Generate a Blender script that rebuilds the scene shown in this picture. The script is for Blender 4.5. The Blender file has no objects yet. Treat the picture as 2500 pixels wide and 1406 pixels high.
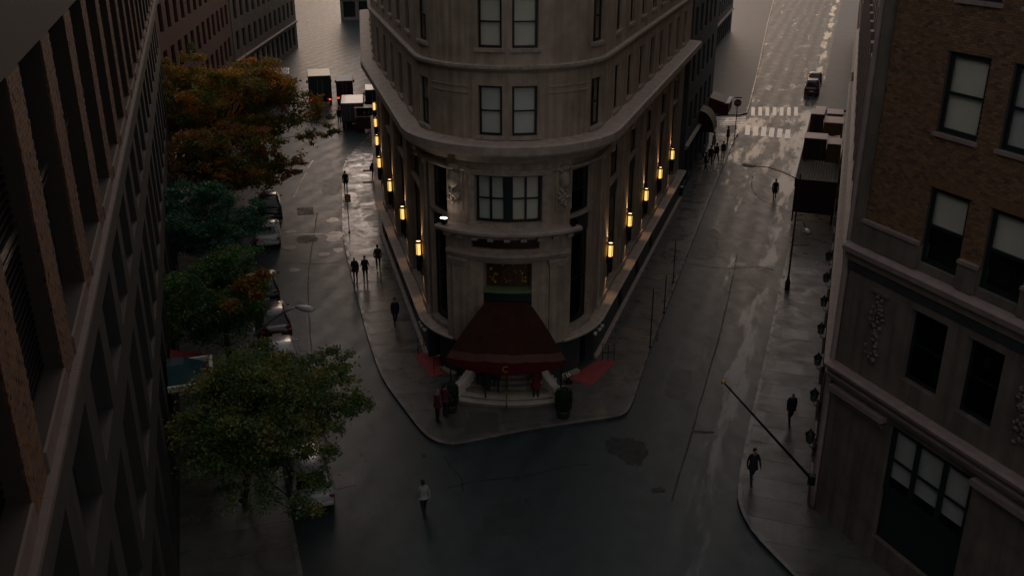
import bpy, bmesh, math, random
import numpy as np
from mathutils import Vector, Matrix

R = math.radians
random.seed(7)
rng = np.random.default_rng(11)
scene = bpy.context.scene
COL = scene.collection

# ------------------------------------------------------------------ camera
FPX, CAM_H = 2350.0, 24.0                       # focal length in px of a 2500 px wide frame, metres above the street
PITCH = math.atan(973 / FPX)
CP, SP = math.cos(PITCH), math.sin(PITCH)
cam = bpy.data.cameras.new('camera')
cam.sensor_width = 36.0
cam.lens = 36.0 * FPX / 2500.0
cam.clip_end = 3000
camo = bpy.data.objects.new('camera', cam)
COL.objects.link(camo)
camo.location = (0, 0, CAM_H)
camo.rotation_euler = (math.pi / 2 - PITCH, 0, 0)
scene.camera = camo

# ------------------------------------------------------------------ world, sun, exposure
SUN_EL, SUN_AZ = R(14), R(0)                    # low light from beyond the far end of the streets
world = bpy.data.worlds.new('World')
scene.world = world
world.use_nodes = True
wn = world.node_tree
sky = wn.nodes.new('ShaderNodeTexSky')
sky.sky_type = 'NISHITA'
sky.sun_disc = False
sky.sun_elevation = SUN_EL
sky.sun_rotation = SUN_AZ
sky.air_density = 1.0
sky.dust_density = 2.0
sky.ozone_density = 1.0
bg = wn.nodes['Background']
bg.inputs['Strength'].default_value = 0.066
ov = wn.nodes.new('ShaderNodeMix')               # thin overcast veil over the clear sky
ov.data_type = 'RGBA'
ov.inputs[0].default_value = 0.52
ov.inputs[7].default_value = (8.1, 7.9, 8.0, 1)
tn = wn.nodes.new('ShaderNodeMix')               # dusty pink tone of the air
tn.data_type = 'RGBA'
tn.blend_type = 'MULTIPLY'
tn.inputs[0].default_value = 1.0
tn.inputs[7].default_value = (1.08, 0.90, 0.84, 1)
wn.links.new(sky.outputs[0], tn.inputs[6])
wn.links.new(tn.outputs[2], ov.inputs[6])
wn.links.new(ov.outputs[2], bg.inputs[0])
sun = bpy.data.lights.new('sun', 'SUN')
sun.energy = 0.3
sun.angle = R(20)
sun.color = (1.0, 0.84, 0.76)
suno = bpy.data.objects.new('sun', sun)
COL.objects.link(suno)
SUN_DIR = Vector((math.sin(SUN_AZ) * math.cos(SUN_EL), math.cos(SUN_AZ) * math.cos(SUN_EL), math.sin(SUN_EL)))
suno.rotation_euler = SUN_DIR.to_track_quat('Z', 'Y').to_euler()
suno.location = SUN_DIR * 200
vs = scene.view_settings
vs.view_transform = 'Standard'
vs.look = 'None'
vs.exposure = -0.25
vs.gamma = 1.0
vs.use_curve_mapping = False
scene.cycles.use_denoising = True
scene.cycles.max_bounces = 6
scene.cycles.diffuse_bounces = 3
scene.cycles.glossy_bounces = 3
scene.cycles.transmission_bounces = 4
scene.cycles.transparent_max_bounces = 8
scene.cycles.sample_clamp_indirect = 4.0
scene.cycles.caustics_reflective = False
scene.cycles.caustics_refractive = False


def G(x, y, z=0.0):
    """point at height z seen at pixel x, y of the 2500 px wide frame"""
    u, v = (x - 1250) / FPX, (y - 703) / FPX
    d = (u, CP - v * SP, -SP - v * CP)
    t = (z - CAM_H) / d[2]
    return Vector((d[0] * t, d[1] * t, z))


# ------------------------------------------------------------------ materials
MATS = {}


def mat(name, color, rough=0.6, metal=0.0, var=0.25, vscale=1.5, streak=0.0, bump=0.0, bscale=30.0, spec=0.5,
        emit=None, estr=0.0, rvar=0.0, color2=None, coat=0.0):
    if name in MATS:
        return MATS[name]
    m = bpy.data.materials.new(name)
    m.use_nodes = True
    nt = m.node_tree
    n, l = nt.nodes, nt.links
    b = n['Principled BSDF']
    b.inputs['Roughness'].default_value = rough
    b.inputs['Metallic'].default_value = metal
    b.inputs['Specular IOR Level'].default_value = spec
    b.inputs['Coat Weight'].default_value = coat
    tc = n.new('ShaderNodeTexCoord')
    nz = n.new('ShaderNodeTexNoise')
    nz.inputs['Scale'].default_value = vscale
    nz.inputs['Detail'].default_value = 6
    nz.inputs['Roughness'].default_value = 0.65
    l.new(tc.outputs['Object'], nz.inputs['Vector'])
    rp = n.new('ShaderNodeMapRange')
    rp.inputs[1].default_value, rp.inputs[2].default_value = 0.3, 0.7
    l.new(nz.outputs[0], rp.inputs[0])
    mx = n.new('ShaderNodeMix')
    mx.data_type = 'RGBA'
    c = Vector(color[:3])
    c2 = Vector(color2) if color2 else c * (1 - var)
    c1 = c if color2 else c * (1 + var * 0.6)
    mx.inputs[6].default_value = (*c2, 1)
    mx.inputs[7].default_value = (*c1, 1)
    l.new(rp.outputs[0], mx.inputs[0])
    out = mx.outputs[2]
    if streak:
        mp = n.new('ShaderNodeMapping')
        mp.inputs['Scale'].default_value = (3.2, 3.2, 0.22)
        l.new(tc.outputs['Object'], mp.inputs[0])
        n2 = n.new('ShaderNodeTexNoise')
        n2.inputs['Scale'].default_value = 1.0
        n2.inputs['Detail'].default_value = 5
        l.new(mp.outputs[0], n2.inputs['Vector'])
        r2 = n.new('ShaderNodeMapRange')
        r2.inputs[1].default_value, r2.inputs[2].default_value = 0.42, 0.72
        r2.inputs[3].default_value, r2.inputs[4].default_value = 1.0, 1.0 - streak
        l.new(n2.outputs[0], r2.inputs[0])
        m2 = n.new('ShaderNodeMix')
        m2.data_type = 'RGBA'
        m2.blend_type = 'MULTIPLY'
        m2.inputs[0].default_value = 1.0
        l.new(out, m2.inputs[6])
        l.new(r2.outputs[0], m2.inputs[7])
        out = m2.outputs[2]
    l.new(out, b.inputs['Base Color'])
    if rvar:
        r3 = n.new('ShaderNodeMapRange')
        r3.inputs[1].default_value, r3.inputs[2].default_value = 0.35, 0.65
        r3.inputs[3].default_value, r3.inputs[4].default_value = max(0.03, rough - rvar), min(1, rough + rvar)
        l.new(nz.outputs[0], r3.inputs[0])
        l.new(r3.outputs[0], b.inputs['Roughness'])
    if bump:
        n4 = n.new('ShaderNodeTexNoise')
        n4.inputs['Scale'].default_value = bscale
        n4.inputs['Detail'].default_value = 4
        l.new(tc.outputs['Object'], n4.inputs['Vector'])
        bp = n.new('ShaderNodeBump')
        bp.inputs['Strength'].default_value = bump
        bp.inputs['Distance'].default_value = 0.02
        l.new(n4.outputs[0], bp.inputs['Height'])
        l.new(bp.outputs[0], b.inputs['Normal'])
    if emit:
        b.inputs['Emission Color'].default_value = (*emit, 1)
        b.inputs['Emission Strength'].default_value = estr
    MATS[name] = m
    return m


def wet_mat(name, color, dry=0.5, wet=0.09, lo=0.42, hi=0.6, scale=0.35, along=(1, 1, 1), bump=0.25, fine=14, var=0.35):
    """wet paving: film of water where the noise is low, duller where it is high"""
    m = bpy.data.materials.new(name)
    m.use_nodes = True
    nt = m.node_tree
    n, l = nt.nodes, nt.links
    b = n['Principled BSDF']
    tc = n.new('ShaderNodeTexCoord')
    mp = n.new('ShaderNodeMapping')
    mp.inputs['Scale'].default_value = along
    l.new(tc.outputs['Object'], mp.inputs[0])
    a = n.new('ShaderNodeTexNoise')
    a.inputs['Scale'].default_value = scale
    a.inputs['Detail'].default_value = 8
    a.inputs['Roughness'].default_value = 0.62
    a.inputs['Distortion'].default_value = 0.6
    l.new(mp.outputs[0], a.inputs['Vector'])
    r = n.new('ShaderNodeMapRange')
    r.inputs[1].default_value, r.inputs[2].default_value = lo, hi
    r.inputs[3].default_value, r.inputs[4].default_value = wet, dry
    l.new(a.outputs[0], r.inputs[0])
    l.new(r.outputs[0], b.inputs['Roughness'])
    c = n.new('ShaderNodeTexNoise')
    c.inputs['Scale'].default_value = 1.1
    c.inputs['Detail'].default_value = 7
    c.inputs['Roughness'].default_value = 0.7
    l.new(tc.outputs['Object'], c.inputs['Vector'])
    mx = n.new('ShaderNodeMix')
    mx.data_type = 'RGBA'
    k = Vector(color)
    mx.inputs[6].default_value = (*(k * (1 - var)), 1)
    mx.inputs[7].default_value = (*(k * (1 + var)), 1)
    cr = n.new('ShaderNodeMapRange')
    cr.inputs[1].default_value, cr.inputs[2].default_value = 0.3, 0.7
    l.new(c.outputs[0], cr.inputs[0])
    l.new(cr.outputs[0], mx.inputs[0])
    l.new(mx.outputs[2], b.inputs['Base Color'])
    g = n.new('ShaderNodeTexNoise')
    g.inputs['Scale'].default_value = fine
    g.inputs['Detail'].default_value = 5
    l.new(tc.outputs['Object'], g.inputs['Vector'])
    bp = n.new('ShaderNodeBump')
    bp.inputs['Strength'].default_value = bump
    bp.inputs['Distance'].default_value = 0.012
    l.new(g.outputs[0], bp.inputs['Height'])
    l.new(bp.outputs[0], b.inputs['Normal'])
    MATS[name] = m
    return m


def glass_mat(name, tint=(0.9, 0.95, 0.95), refl=0.12, rough=0.03):
    m = bpy.data.materials.new(name)
    m.use_nodes = True
    nt = m.node_tree
    n, l = nt.nodes, nt.links
    n.remove(n['Principled BSDF'])
    o = n['Material Output']
    t = n.new('ShaderNodeBsdfTransparent')
    t.inputs[0].default_value = (*tint, 1)
    g = n.new('ShaderNodeBsdfGlossy')
    g.inputs['Roughness'].default_value = rough
    f = n.new('ShaderNodeLayerWeight')
    pw = n.new('ShaderNodeMath')
    pw.operation = 'POWER'
    pw.inputs[1].default_value = 4.0
    l.new(f.outputs['Facing'], pw.inputs[0])
    a = n.new('ShaderNodeMath')
    a.operation = 'MULTIPLY_ADD'
    a.use_clamp = True
    a.inputs[1].default_value = 0.85
    a.inputs[2].default_value = refl
    l.new(pw.outputs[0], a.inputs[0])
    mx = n.new('ShaderNodeMixShader')
    l.new(a.outputs[0], mx.inputs[0])
    l.new(t.outputs[0], mx.inputs[1])
    l.new(g.outputs[0], mx.inputs[2])
    l.new(mx.outputs[0], o.inputs[0])
    MATS[name] = m
    return m


def leaf_mat(name):
    m = bpy.data.materials.new(name)
    m.use_nodes = True
    nt = m.node_tree
    n, l = nt.nodes, nt.links
    b = n['Principled BSDF']
    a = n.new('ShaderNodeAttribute')
    a.attribute_name = 'Col'
    l.new(a.outputs['Color'], b.inputs['Base Color'])
    b.inputs['Roughness'].default_value = 0.5
    tr = n.new('ShaderNodeBsdfTranslucent')
    l.new(a.outputs['Color'], tr.inputs[0])
    mx = n.new('ShaderNodeMixShader')
    mx.inputs[0].default_value = 0.42
    l.new(b.outputs[0], mx.inputs[1])
    l.new(tr.outputs[0], mx.inputs[2])
    l.new(mx.outputs[0], n['Material Output'].inputs[0])
    MATS[name] = m
    return m


M_STONE = mat('limestone', (0.50, 0.375, 0.28), 0.75, var=0.3, vscale=0.8, streak=0.36, bump=0.25, bscale=9)
M_STONE2 = mat('carved_stone', (0.47, 0.38, 0.305), 0.75, var=0.35, vscale=3, bump=0.4, bscale=25)
M_LEDGE = mat('ledge_stone', (0.52, 0.405, 0.33), 0.6, var=0.3, vscale=2.0, bump=0.2, bscale=14)
M_BASE = mat('painted_base', (0.05, 0.06, 0.062), 0.45, var=0.3, vscale=1.2, streak=0.3)
M_CORE = mat('painted_room_dark', (0.012, 0.012, 0.013), 0.9, var=0.2)  # near-black colour stands in for the unlit depth behind the windows
M_FRAME = mat('dark_frame', (0.011, 0.02, 0.021), 0.4, var=0.2, vscale=4)
M_BLIND = mat('roller_blind', (0.74, 0.70, 0.63), 0.85, var=0.1, vscale=0.7)
M_BLINDS = [M_BLIND, mat('roller_blind_grey', (0.62, 0.61, 0.57), 0.85, var=0.12, vscale=0.7), mat('roller_blind_cream', (0.76, 0.70, 0.58), 0.85, var=0.12, vscale=0.7)]
M_GLASS = glass_mat('window_glass', (0.98, 0.99, 0.98), 0.025)
M_DGLASS = glass_mat('dark_glass', (0.35, 0.42, 0.44), 0.035)
M_RGREY = mat('grey_stone', (0.18, 0.145, 0.118), 0.7, var=0.3, vscale=0.9, streak=0.35, bump=0.25, bscale=10)
M_RPINK = mat('pale_stone_band', (0.30, 0.225, 0.195), 0.65, var=0.25, vscale=2.0, bump=0.2, bscale=14)
M_MORTAR = mat('mortar', (0.085, 0.07, 0.055), 0.9, var=0.2, vscale=5)
M_BRICK = [mat('brick_%d' % i, c, 0.8, var=0.25, vscale=6, bump=0.3, bscale=40) for i, c in enumerate(
    [(0.21, 0.112, 0.056), (0.25, 0.135, 0.065), (0.175, 0.095, 0.05), (0.12, 0.068, 0.042), (0.27, 0.155, 0.078)])]
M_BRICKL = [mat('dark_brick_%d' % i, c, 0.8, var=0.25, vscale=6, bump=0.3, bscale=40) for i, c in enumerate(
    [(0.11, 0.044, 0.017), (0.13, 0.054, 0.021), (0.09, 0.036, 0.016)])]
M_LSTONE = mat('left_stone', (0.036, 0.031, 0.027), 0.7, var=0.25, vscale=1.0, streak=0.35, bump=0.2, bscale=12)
M_LTOP = mat('left_coping', (0.14, 0.10, 0.085), 0.6, var=0.2, vscale=2)
M_METAL = mat('brushed_sill', (0.45, 0.45, 0.45), 0.25, 1.0, var=0.2)
M_BLACK = mat('black_iron', (0.012, 0.012, 0.013), 0.4, 0.6, var=0.2)
M_BRASS = mat('old_brass', (0.42, 0.26, 0.09), 0.3, 1.0, var=0.2)
M_CANVAS = mat('maroon_canvas', (0.062, 0.023, 0.011), 0.85, spec=0.15, var=0.25, vscale=2, color2=(0.03, 0.012, 0.006), bump=0.15, bscale=60)
M_VALANCE = mat('red_canvas', (0.10, 0.007, 0.01), 0.8, spec=0.2, var=0.2, vscale=2)
M_GOLD = mat('gold_letter', (0.62, 0.36, 0.08), 0.4, 0.6, var=0.1)
M_MAT = mat('red_carpet', (0.42, 0.075, 0.07), 0.9, var=0.25, vscale=2)
M_DKRED = mat('dark_red_paint', (0.035, 0.006, 0.008), 0.5, var=0.2)
M_MARBLE = mat('pale_marble', (0.72, 0.60, 0.50), 0.4, var=0.2, vscale=2)
M_STEP = mat('step_stone', (0.27, 0.23, 0.18), 0.5, var=0.3, vscale=2)
M_GREENSHELF = mat('verdigris', (0.17, 0.22, 0.11), 0.5, var=0.3, vscale=3)
M_HEDGE = mat('hedge_core', (0.01, 0.022, 0.008), 0.9)
M_LAMPGLASS = mat('lamp_glass', (0.9, 0.6, 0.2), 0.4, var=0.05, emit=(1.0, 0.56, 0.15), estr=1.7)
M_LAMPTOP = mat('lamp_top_glow', (0.9, 0.6, 0.3), 0.4, var=0.05, emit=(1.0, 0.62, 0.28), estr=6.0)
M_FLOOD = mat('flood_glow', (1, 1, 1), 0.4, var=0.0, emit=(1.0, 0.93, 0.82), estr=14.0)
M_GLOBE = mat('opal_globe', (0.55, 0.55, 0.62), 0.2, var=0.05)
M_PAINT = wet_mat('road_paint', (0.80, 0.75, 0.71), dry=0.26, wet=0.08, lo=0.4, hi=0.66, scale=1.2, var=0.2)
M_ROAD = wet_mat('wet_asphalt', (0.027, 0.041, 0.043), dry=0.50, wet=0.36, lo=0.25, hi=0.75, scale=1.3, along=(1, 0.5, 1), bump=0.03, fine=60, var=0.3)


def add_water(m):
    """standing water: ragged glossy pools, thicker in the gutters and where the streets run down to the crossing"""
    nt = m.node_tree
    n, l = nt.nodes, nt.links
    b = n['Principled BSDF']
    old = b.inputs['Roughness'].links[0].from_socket
    tc = n.new('ShaderNodeTexCoord')
    sp_ = n.new('ShaderNodeSeparateXYZ')
    l.new(tc.outputs['Object'], sp_.inputs[0])
    mp = n.new('ShaderNodeMapping')
    mp.vector_type = 'TEXTURE'
    mp.inputs['Rotation'].default_value = (0, 0, R(-18.6))
    mp.inputs['Scale'].default_value = (1.0, 6.0, 1)
    l.new(tc.outputs['Object'], mp.inputs[0])
    w = n.new('ShaderNodeTexNoise')
    w.inputs['Scale'].default_value = 0.8
    w.inputs['Detail'].default_value = 6
    w.inputs['Roughness'].default_value = 0.66
    w.inputs['Distortion'].default_value = 0.15
    l.new(mp.outputs[0], w.inputs['Vector'])

    def math_(op, x, y=None, z=None):
        k = n.new('ShaderNodeMath')
        k.operation = op
        for i, q in enumerate((x, y, z)):
            if q is None:
                continue
            if isinstance(q, (int, float)):
                k.inputs[i].default_value = q
            else:
                l.new(q, k.inputs[i])
        return k.outputs[0]

    def band(v, a0, a1, b0, b1):
        q = n.new('ShaderNodeMapRange')
        q.inputs[1].default_value, q.inputs[2].default_value = a0, a1
        q.inputs[3].default_value, q.inputs[4].default_value = b0, b1
        q.interpolation_type = 'SMOOTHSTEP'
        l.new(v, q.inputs[0])
        return q.outputs[0]
    # distance from the right kerb (negative on the roadway)
    c = math_('SUBTRACT', sp_.outputs[0], math_('MULTIPLY_ADD', sp_.outputs[1], 0.34, 12.06 - 0.34 * 42.1))
    gut = math_('MULTIPLY', band(c, -2.4, -1.3, 0, 1), band(c, -1.0, -0.2, 1, 0))
    far = math_('MULTIPLY', band(sp_.outputs[1], 70, 96, 0.0, 0.11), band(sp_.outputs[1], 104, 125, 1.0, 0.2))
    right_ = band(sp_.outputs[0], 2, 8, 0.0, 1.0)
    bias = math_('ADD', math_('MULTIPLY', gut, 0.14), math_('MULTIPLY', far, right_))
    v = math_('ADD', math_('SUBTRACT', w.outputs[0], math_('MULTIPLY', math_('SUBTRACT', 1.0, right_), 0.06)), bias)
    mask = band(v, 0.58, 0.74, 0.0, 1.0)
    tr_ = math_('SINE', math_('MULTIPLY', c, 3.4))
    old = math_('ADD', old, math_('MULTIPLY', tr_, 0.022))
    mx = n.new('ShaderNodeMix')
    mx.inputs[3].default_value = 0.15
    l.new(mask, mx.inputs[0])
    l.new(old, mx.inputs[2])
    l.new(mx.outputs[0], b.inputs['Roughness'])


add_water(M_ROAD)
M_PUDDLE = wet_mat('standing_water', (0.022, 0.021, 0.02), dry=0.32, wet=0.2, scale=1.0, bump=0.03)
M_PATCH = mat('tar_patch', (0.012, 0.013, 0.014), 0.6, var=0.4, vscale=3, bump=0.3, bscale=30, rvar=0.15)
M_WALK = wet_mat('wet_pavement', (0.13, 0.118, 0.105), dry=0.42, wet=0.16, lo=0.34, hi=0.66, scale=0.9, bump=0.06, fine=30)
M_WALK2 = wet_mat('wet_pavement_dull', (0.105, 0.10, 0.092), dry=0.5, wet=0.22, lo=0.34, hi=0.66, scale=0.9, bump=0.06, fine=30)
M_FARWALK = mat('far_pavement', (0.12, 0.108, 0.1), 0.5, var=0.25, vscale=0.6)
M_KERB = wet_mat('granite_kerb', (0.17, 0.155, 0.14), dry=0.5, wet=0.2, scale=1.4, bump=0.2)
M_IRONLID = mat('iron_lid', (0.10, 0.095, 0.09), 0.35, 0.7, var=0.3, vscale=6, bump=0.5, bscale=25)
M_BARK = mat('bark', (0.03, 0.024, 0.019), 0.9, var=0.4, vscale=8, bump=0.6, bscale=20)
M_LEAF = leaf_mat('leaf')
M_TYRE = mat('tyre', (0.015, 0.015, 0.015), 0.8)
M_CHROME = mat('chrome', (0.6, 0.6, 0.6), 0.12, 1.0, var=0.05)
M_TAIL = mat('tail_light', (0.25, 0.01, 0.01), 0.25, var=0.05)
M_TAILON = mat('tail_light_lit', (0.6, 0.02, 0.02), 0.3, var=0.05, emit=(1, 0.05, 0.03), estr=3.0)
M_HEAD = mat('head_light', (0.6, 0.6, 0.6), 0.15, var=0.05)
M_CARGLASS = mat('car_glass', (0.012, 0.014, 0.016), 0.06, var=0.1)
M_SKIN = mat('skin', (0.34, 0.19, 0.13), 0.55, var=0.1)
M_SIGNRED = mat('sign_red', (0.28, 0.02, 0.025), 0.5, var=0.1)
M_WHITE = mat('white_paint', (0.72, 0.70, 0.67), 0.5, var=0.1)
M_GALV = mat('galvanised', (0.42, 0.42, 0.43), 0.4, 0.7, var=0.2)
M_TEAL = glass_mat('teal_canopy_glass', (0.10, 0.22, 0.24), 0.08, 0.15)


def cloth(name, c):
    return mat('cloth_' + name, c, 0.85, var=0.25, vscale=7)


# ------------------------------------------------------------------ mesh builder
ORG = {}


class MB:
    def __init__(self):
        self.v, self.f, self.mi = [], [], []
        self.k = 0

    def quad(self, *p):
        i = len(self.v)
        self.v += [tuple(q) for q in p]
        self.f.append(tuple(range(i, i + len(p))))
        self.mi.append(self.k)

    def face(self, idx):
        self.f.append(tuple(idx))
        self.mi.append(self.k)

    def hexa(self, b, t):
        """bottom ring b and top ring t (same count, both going round the same way)"""
        i = len(self.v)
        n = len(b)
        self.v += [tuple(q) for q in b] + [tuple(q) for q in t]
        self.face(range(i + n - 1, i - 1, -1))
        self.face(range(i + n, i + 2 * n))
        for k in range(n):
            j = (k + 1) % n
            self.face((i + k, i + j, i + n + j, i + n + k))

    def box(self, c, s, rz=0.0, taper=1.0):
        x, y, z = s[0] / 2, s[1] / 2, s[2] / 2
        ca, sa = math.cos(rz), math.sin(rz)

        def P(a, b_, d):
            return (c[0] + a * ca - b_ * sa, c[1] + a * sa + b_ * ca, c[2] + d)
        lo = [P(-x, -y, -z), P(x, -y, -z), P(x, y, -z), P(-x, y, -z)]
        hi = [P(-x * taper, -y * taper, z), P(x * taper, -y * taper, z), P(x * taper, y * taper, z), P(-x * taper, y * taper, z)]
        self.hexa(lo, hi)

    def prism(self, poly, z0, z1):
        self.hexa([(p[0], p[1], z0) for p in poly], [(p[0], p[1], z1) for p in poly])

    def loft(self, rings, cap=True, closed=True):
        base = len(self.v)
        n = len(rings[0])
        for r in rings:
            self.v += [tuple(p) for p in r]
        for a in range(len(rings) - 1):
            for k in range(n if closed else n - 1):
                j = (k + 1) % n
                self.face((base + a * n + k, base + a * n + j, base + (a + 1) * n + j, base + (a + 1) * n + k))
        if cap and closed:
            self.face(range(base + n - 1, base - 1, -1))
            e = base + (len(rings) - 1) * n
            self.face(range(e, e + n))

    def tube(self, pts, rad, n=8):
        pts = [Vector(p) for p in pts]
        if not hasattr(rad, '__len__'):
            rad = [rad] * len(pts)
        rings = []
        ref = None
        for i, p in enumerate(pts):
            d = (pts[min(i + 1, len(pts) - 1)] - pts[max(i - 1, 0)]).normalized()
            if ref is None or abs(ref.dot(d)) > 0.95:
                ref = Vector((0, 0, 1)) if abs(d.z) < 0.9 else Vector((1, 0, 0))
            a = d.cross(ref).normalized()
            b = d.cross(a)
            rings.append([p + (a * math.cos(t) + b * math.sin(t)) * rad[i] for t in [2 * math.pi * k / n for k in range(n)]])
        self.loft(rings)

    def lathe(self, prof, c=(0, 0, 0), n=16, axis='z'):
        rings = []
        for r, z in prof:
            ring = []
            for k in range(n):
                t = 2 * math.pi * k / n
                a, b = r * math.cos(t), r * math.sin(t)
                ring.append((c[0] + a, c[1] + b, c[2] + z) if axis == 'z' else (c[0] + z, c[1] + a, c[2] + b))
            rings.append(ring)
        self.loft(rings)

    def ball(self, c, r, n=10, m=7):
        if not hasattr(r, '__len__'):
            r = (r, r, r)
        rings = []
        for i in range(m + 1):
            ph = math.pi * (i + 0.02 * (i == 0) - 0.02 * (i == m)) / m
            rings.append([(c[0] + r[0] * math.sin(ph) * math.cos(2 * math.pi * k / n), c[1] + r[1] * math.sin(ph) * math.sin(2 * math.pi * k / n),
                           c[2] - r[2] * math.cos(ph)) for k in range(n)])
        self.loft(rings)

    def build(self, name, mats, parent=None, smooth=False, local=False, bevel=0.0):
        me = bpy.data.meshes.new(name)
        o = Vector((0, 0, 0))
        if parent is not None and not local:
            o = ORG.get(parent.name, o)
        v = [(p[0] - o[0], p[1] - o[1], p[2] - o[2]) for p in self.v]
        me.from_pydata(v, [], self.f)
        if not isinstance(mats, (list, tuple)):
            mats = [mats]
        for m in mats:
            me.materials.append(m)
        if len(mats) > 1:
            me.polygons.foreach_set('material_index', self.mi)
        if smooth:
            me.polygons.foreach_set('use_smooth', [True] * len(me.polygons))
        ob = bpy.data.objects.new(name, me)
        COL.objects.link(ob)
        if parent is not None:
            ob.parent = parent
            ORG[ob.name] = ORG.get(parent.name, Vector((0, 0, 0)))
        else:
            ORG[ob.name] = Vector((0, 0, 0))
        if bevel:
            md = ob.modifiers.new('bevel', 'BEVEL')
            md.width = bevel
            md.segments = 2
            md.limit_method = 'ANGLE'
        return ob


def thing(name, label, cat, loc=(0, 0, 0), rz=0.0, group=None):
    o = bpy.data.objects.new(name, None)
    COL.objects.link(o)
    o.empty_display_size = 0.2
    o.location = loc
    o.rotation_euler = (0, 0, rz)
    ORG[o.name] = Vector(loc)
    return tag(o, label, cat, group)


def tag(o, label=None, cat=None, group=None, kind=None):
    if label:
        o['label'] = label
    if cat:
        o['category'] = cat
    if group:
        o['group'] = group
    if kind:
        o['kind'] = kind
    return o


def dup(o, loc=None, rz=None, parent=None, label=None):
    c = o.copy()
    COL.objects.link(c)
    if loc is not None:
        c.location = loc
    if rz is not None:
        c.rotation_euler = (0, 0, rz)
    if parent is not None:
        c.parent = parent
    if label:
        c['label'] = label
    for ch in o.children:
        dup(ch, parent=c)
    return c


# ------------------------------------------------------------------ facade paths
class Line:
    def __init__(self, O, u, n):
        self.O = Vector(O)
        self.u = Vector(u).normalized()
        self.n = Vector(n).normalized()

    def at(self, s):
        return self.O + self.u * s, self.n

    def samples(self, a, b):
        return [a, b]


TH0 = R(-2.5)
TC, TR = Vector((0.0, 49.4)), 4.86
TH_R, TH_L = R(72.3), R(-76.1)
SR, SL = TR * (TH_R - TH0), TR * (TH_L - TH0)
UR, UL, UL2 = Vector((0.304, 0.953)).normalized(), Vector((-0.2407, 0.9706)).normalized(), Vector((-0.147, 0.989)).normalized()
PR = TC + Vector((math.sin(TH_R), -math.cos(TH_R))) * TR
PLF = TC + Vector((math.sin(TH_L), -math.cos(TH_L))) * TR
KINK = SL - 20.5


class Flatiron:
    def at(self, s):
        if s > SR:
            return PR + UR * (s - SR), Vector((UR.y, -UR.x))
        if s >= SL:
            t = TH0 + s / TR
            n = Vector((math.sin(t), -math.cos(t)))
            return TC + n * TR, n
        if s >= KINK:
            return PLF + UL * (SL - s), Vector((-UL.y, UL.x))
        k = PLF + UL * (SL - KINK)
        return k + UL2 * (KINK - s), Vector((-UL2.y, UL2.x))

    def samples(self, a, b):
        out = [a]
        x = max(a, SL)
        if a < KINK < b:
            out.append(KINK)
        if b > SL and a < SR:
            hi = min(b, SR)
            n = max(1, int(math.ceil((hi - x) / 0.3)))
            out += [x + (hi - x) * k / n for k in range(n + 1)]
        out.append(b)
        res = []
        for q in sorted(out):
            if not res or q - res[-1] > 1e-4:
                res.append(q)
        return res


HOTEL = Flatiron()


def pt(path, s, d, z):
    p, n = path.at(s)
    return (p.x + n.x * d, p.y + n.y * d, z)


def slab(mb, path, s0, s1, z0, z1, d0, d1):
    ss = path.samples(s0, s1)
    rings = [[pt(path, s, d0, z0), pt(path, s, d1, z0), pt(path, s, d1, z1), pt(path, s, d0, z1)] for s in ss]
    mb.loft(rings)


def sweep(mb, path, s0, s1, prof):
    ss = path.samples(s0, s1)
    mb.loft([[pt(path, s, d, z) for d, z in prof] for s in ss])


def wall_open(mb, path, s0, s1, z0, z1, ops, depth=0.4, d=0.0):
    """facade sheet at offset d with rectangular openings whose reveals go back by depth"""
    S = {s0, s1}
    Z = {z0, z1}
    for a, b, c, e in ops:
        for q in (a, b):
            if s0 < q < s1:
                S.add(q)
        for q in (c, e):
            if z0 < q < z1:
                Z.add(q)
    S = sorted(S)
    fine = []
    for i in range(len(S) - 1):
        fine += path.samples(S[i], S[i + 1])[:-1]
    fine.append(S[-1])
    Z = sorted(Z)

    def hole(i, j):
        if i < 0 or j < 0 or i >= len(fine) - 1 or j >= len(Z) - 1:
            return None
        s, z = (fine[i] + fine[i + 1]) / 2, (Z[j] + Z[j + 1]) / 2
        return any(a < s < b and c < z < e for a, b, c, e in ops)
    for i in range(len(fine) - 1):
        for j in range(len(Z) - 1):
            a, b, c, e = fine[i], fine[i + 1], Z[j], Z[j + 1]
            if hole(i, j):
                if hole(i - 1, j) is False:
                    mb.quad(pt(path, a, d, c), pt(path, a, d - depth, c), pt(path, a, d - depth, e), pt(path, a, d, e))
                if hole(i + 1, j) is False:
                    mb.quad(pt(path, b, d, c), pt(path, b, d, e), pt(path, b, d - depth, e), pt(path, b, d - depth, c))
                if hole(i, j - 1) is False:
                    mb.quad(pt(path, a, d, c), pt(path, b, d, c), pt(path, b, d - depth, c), pt(path, a, d - depth, c))
                if hole(i, j + 1) is False:
                    mb.quad(pt(path, a, d, e), pt(path, a, d - depth, e), pt(path, b, d - depth, e), pt(path, b, d, e))
            else:
                mb.quad(pt(path, a, d, c), pt(path, b, d, c), pt(path, b, d, e), pt(path, a, d, e))


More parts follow.
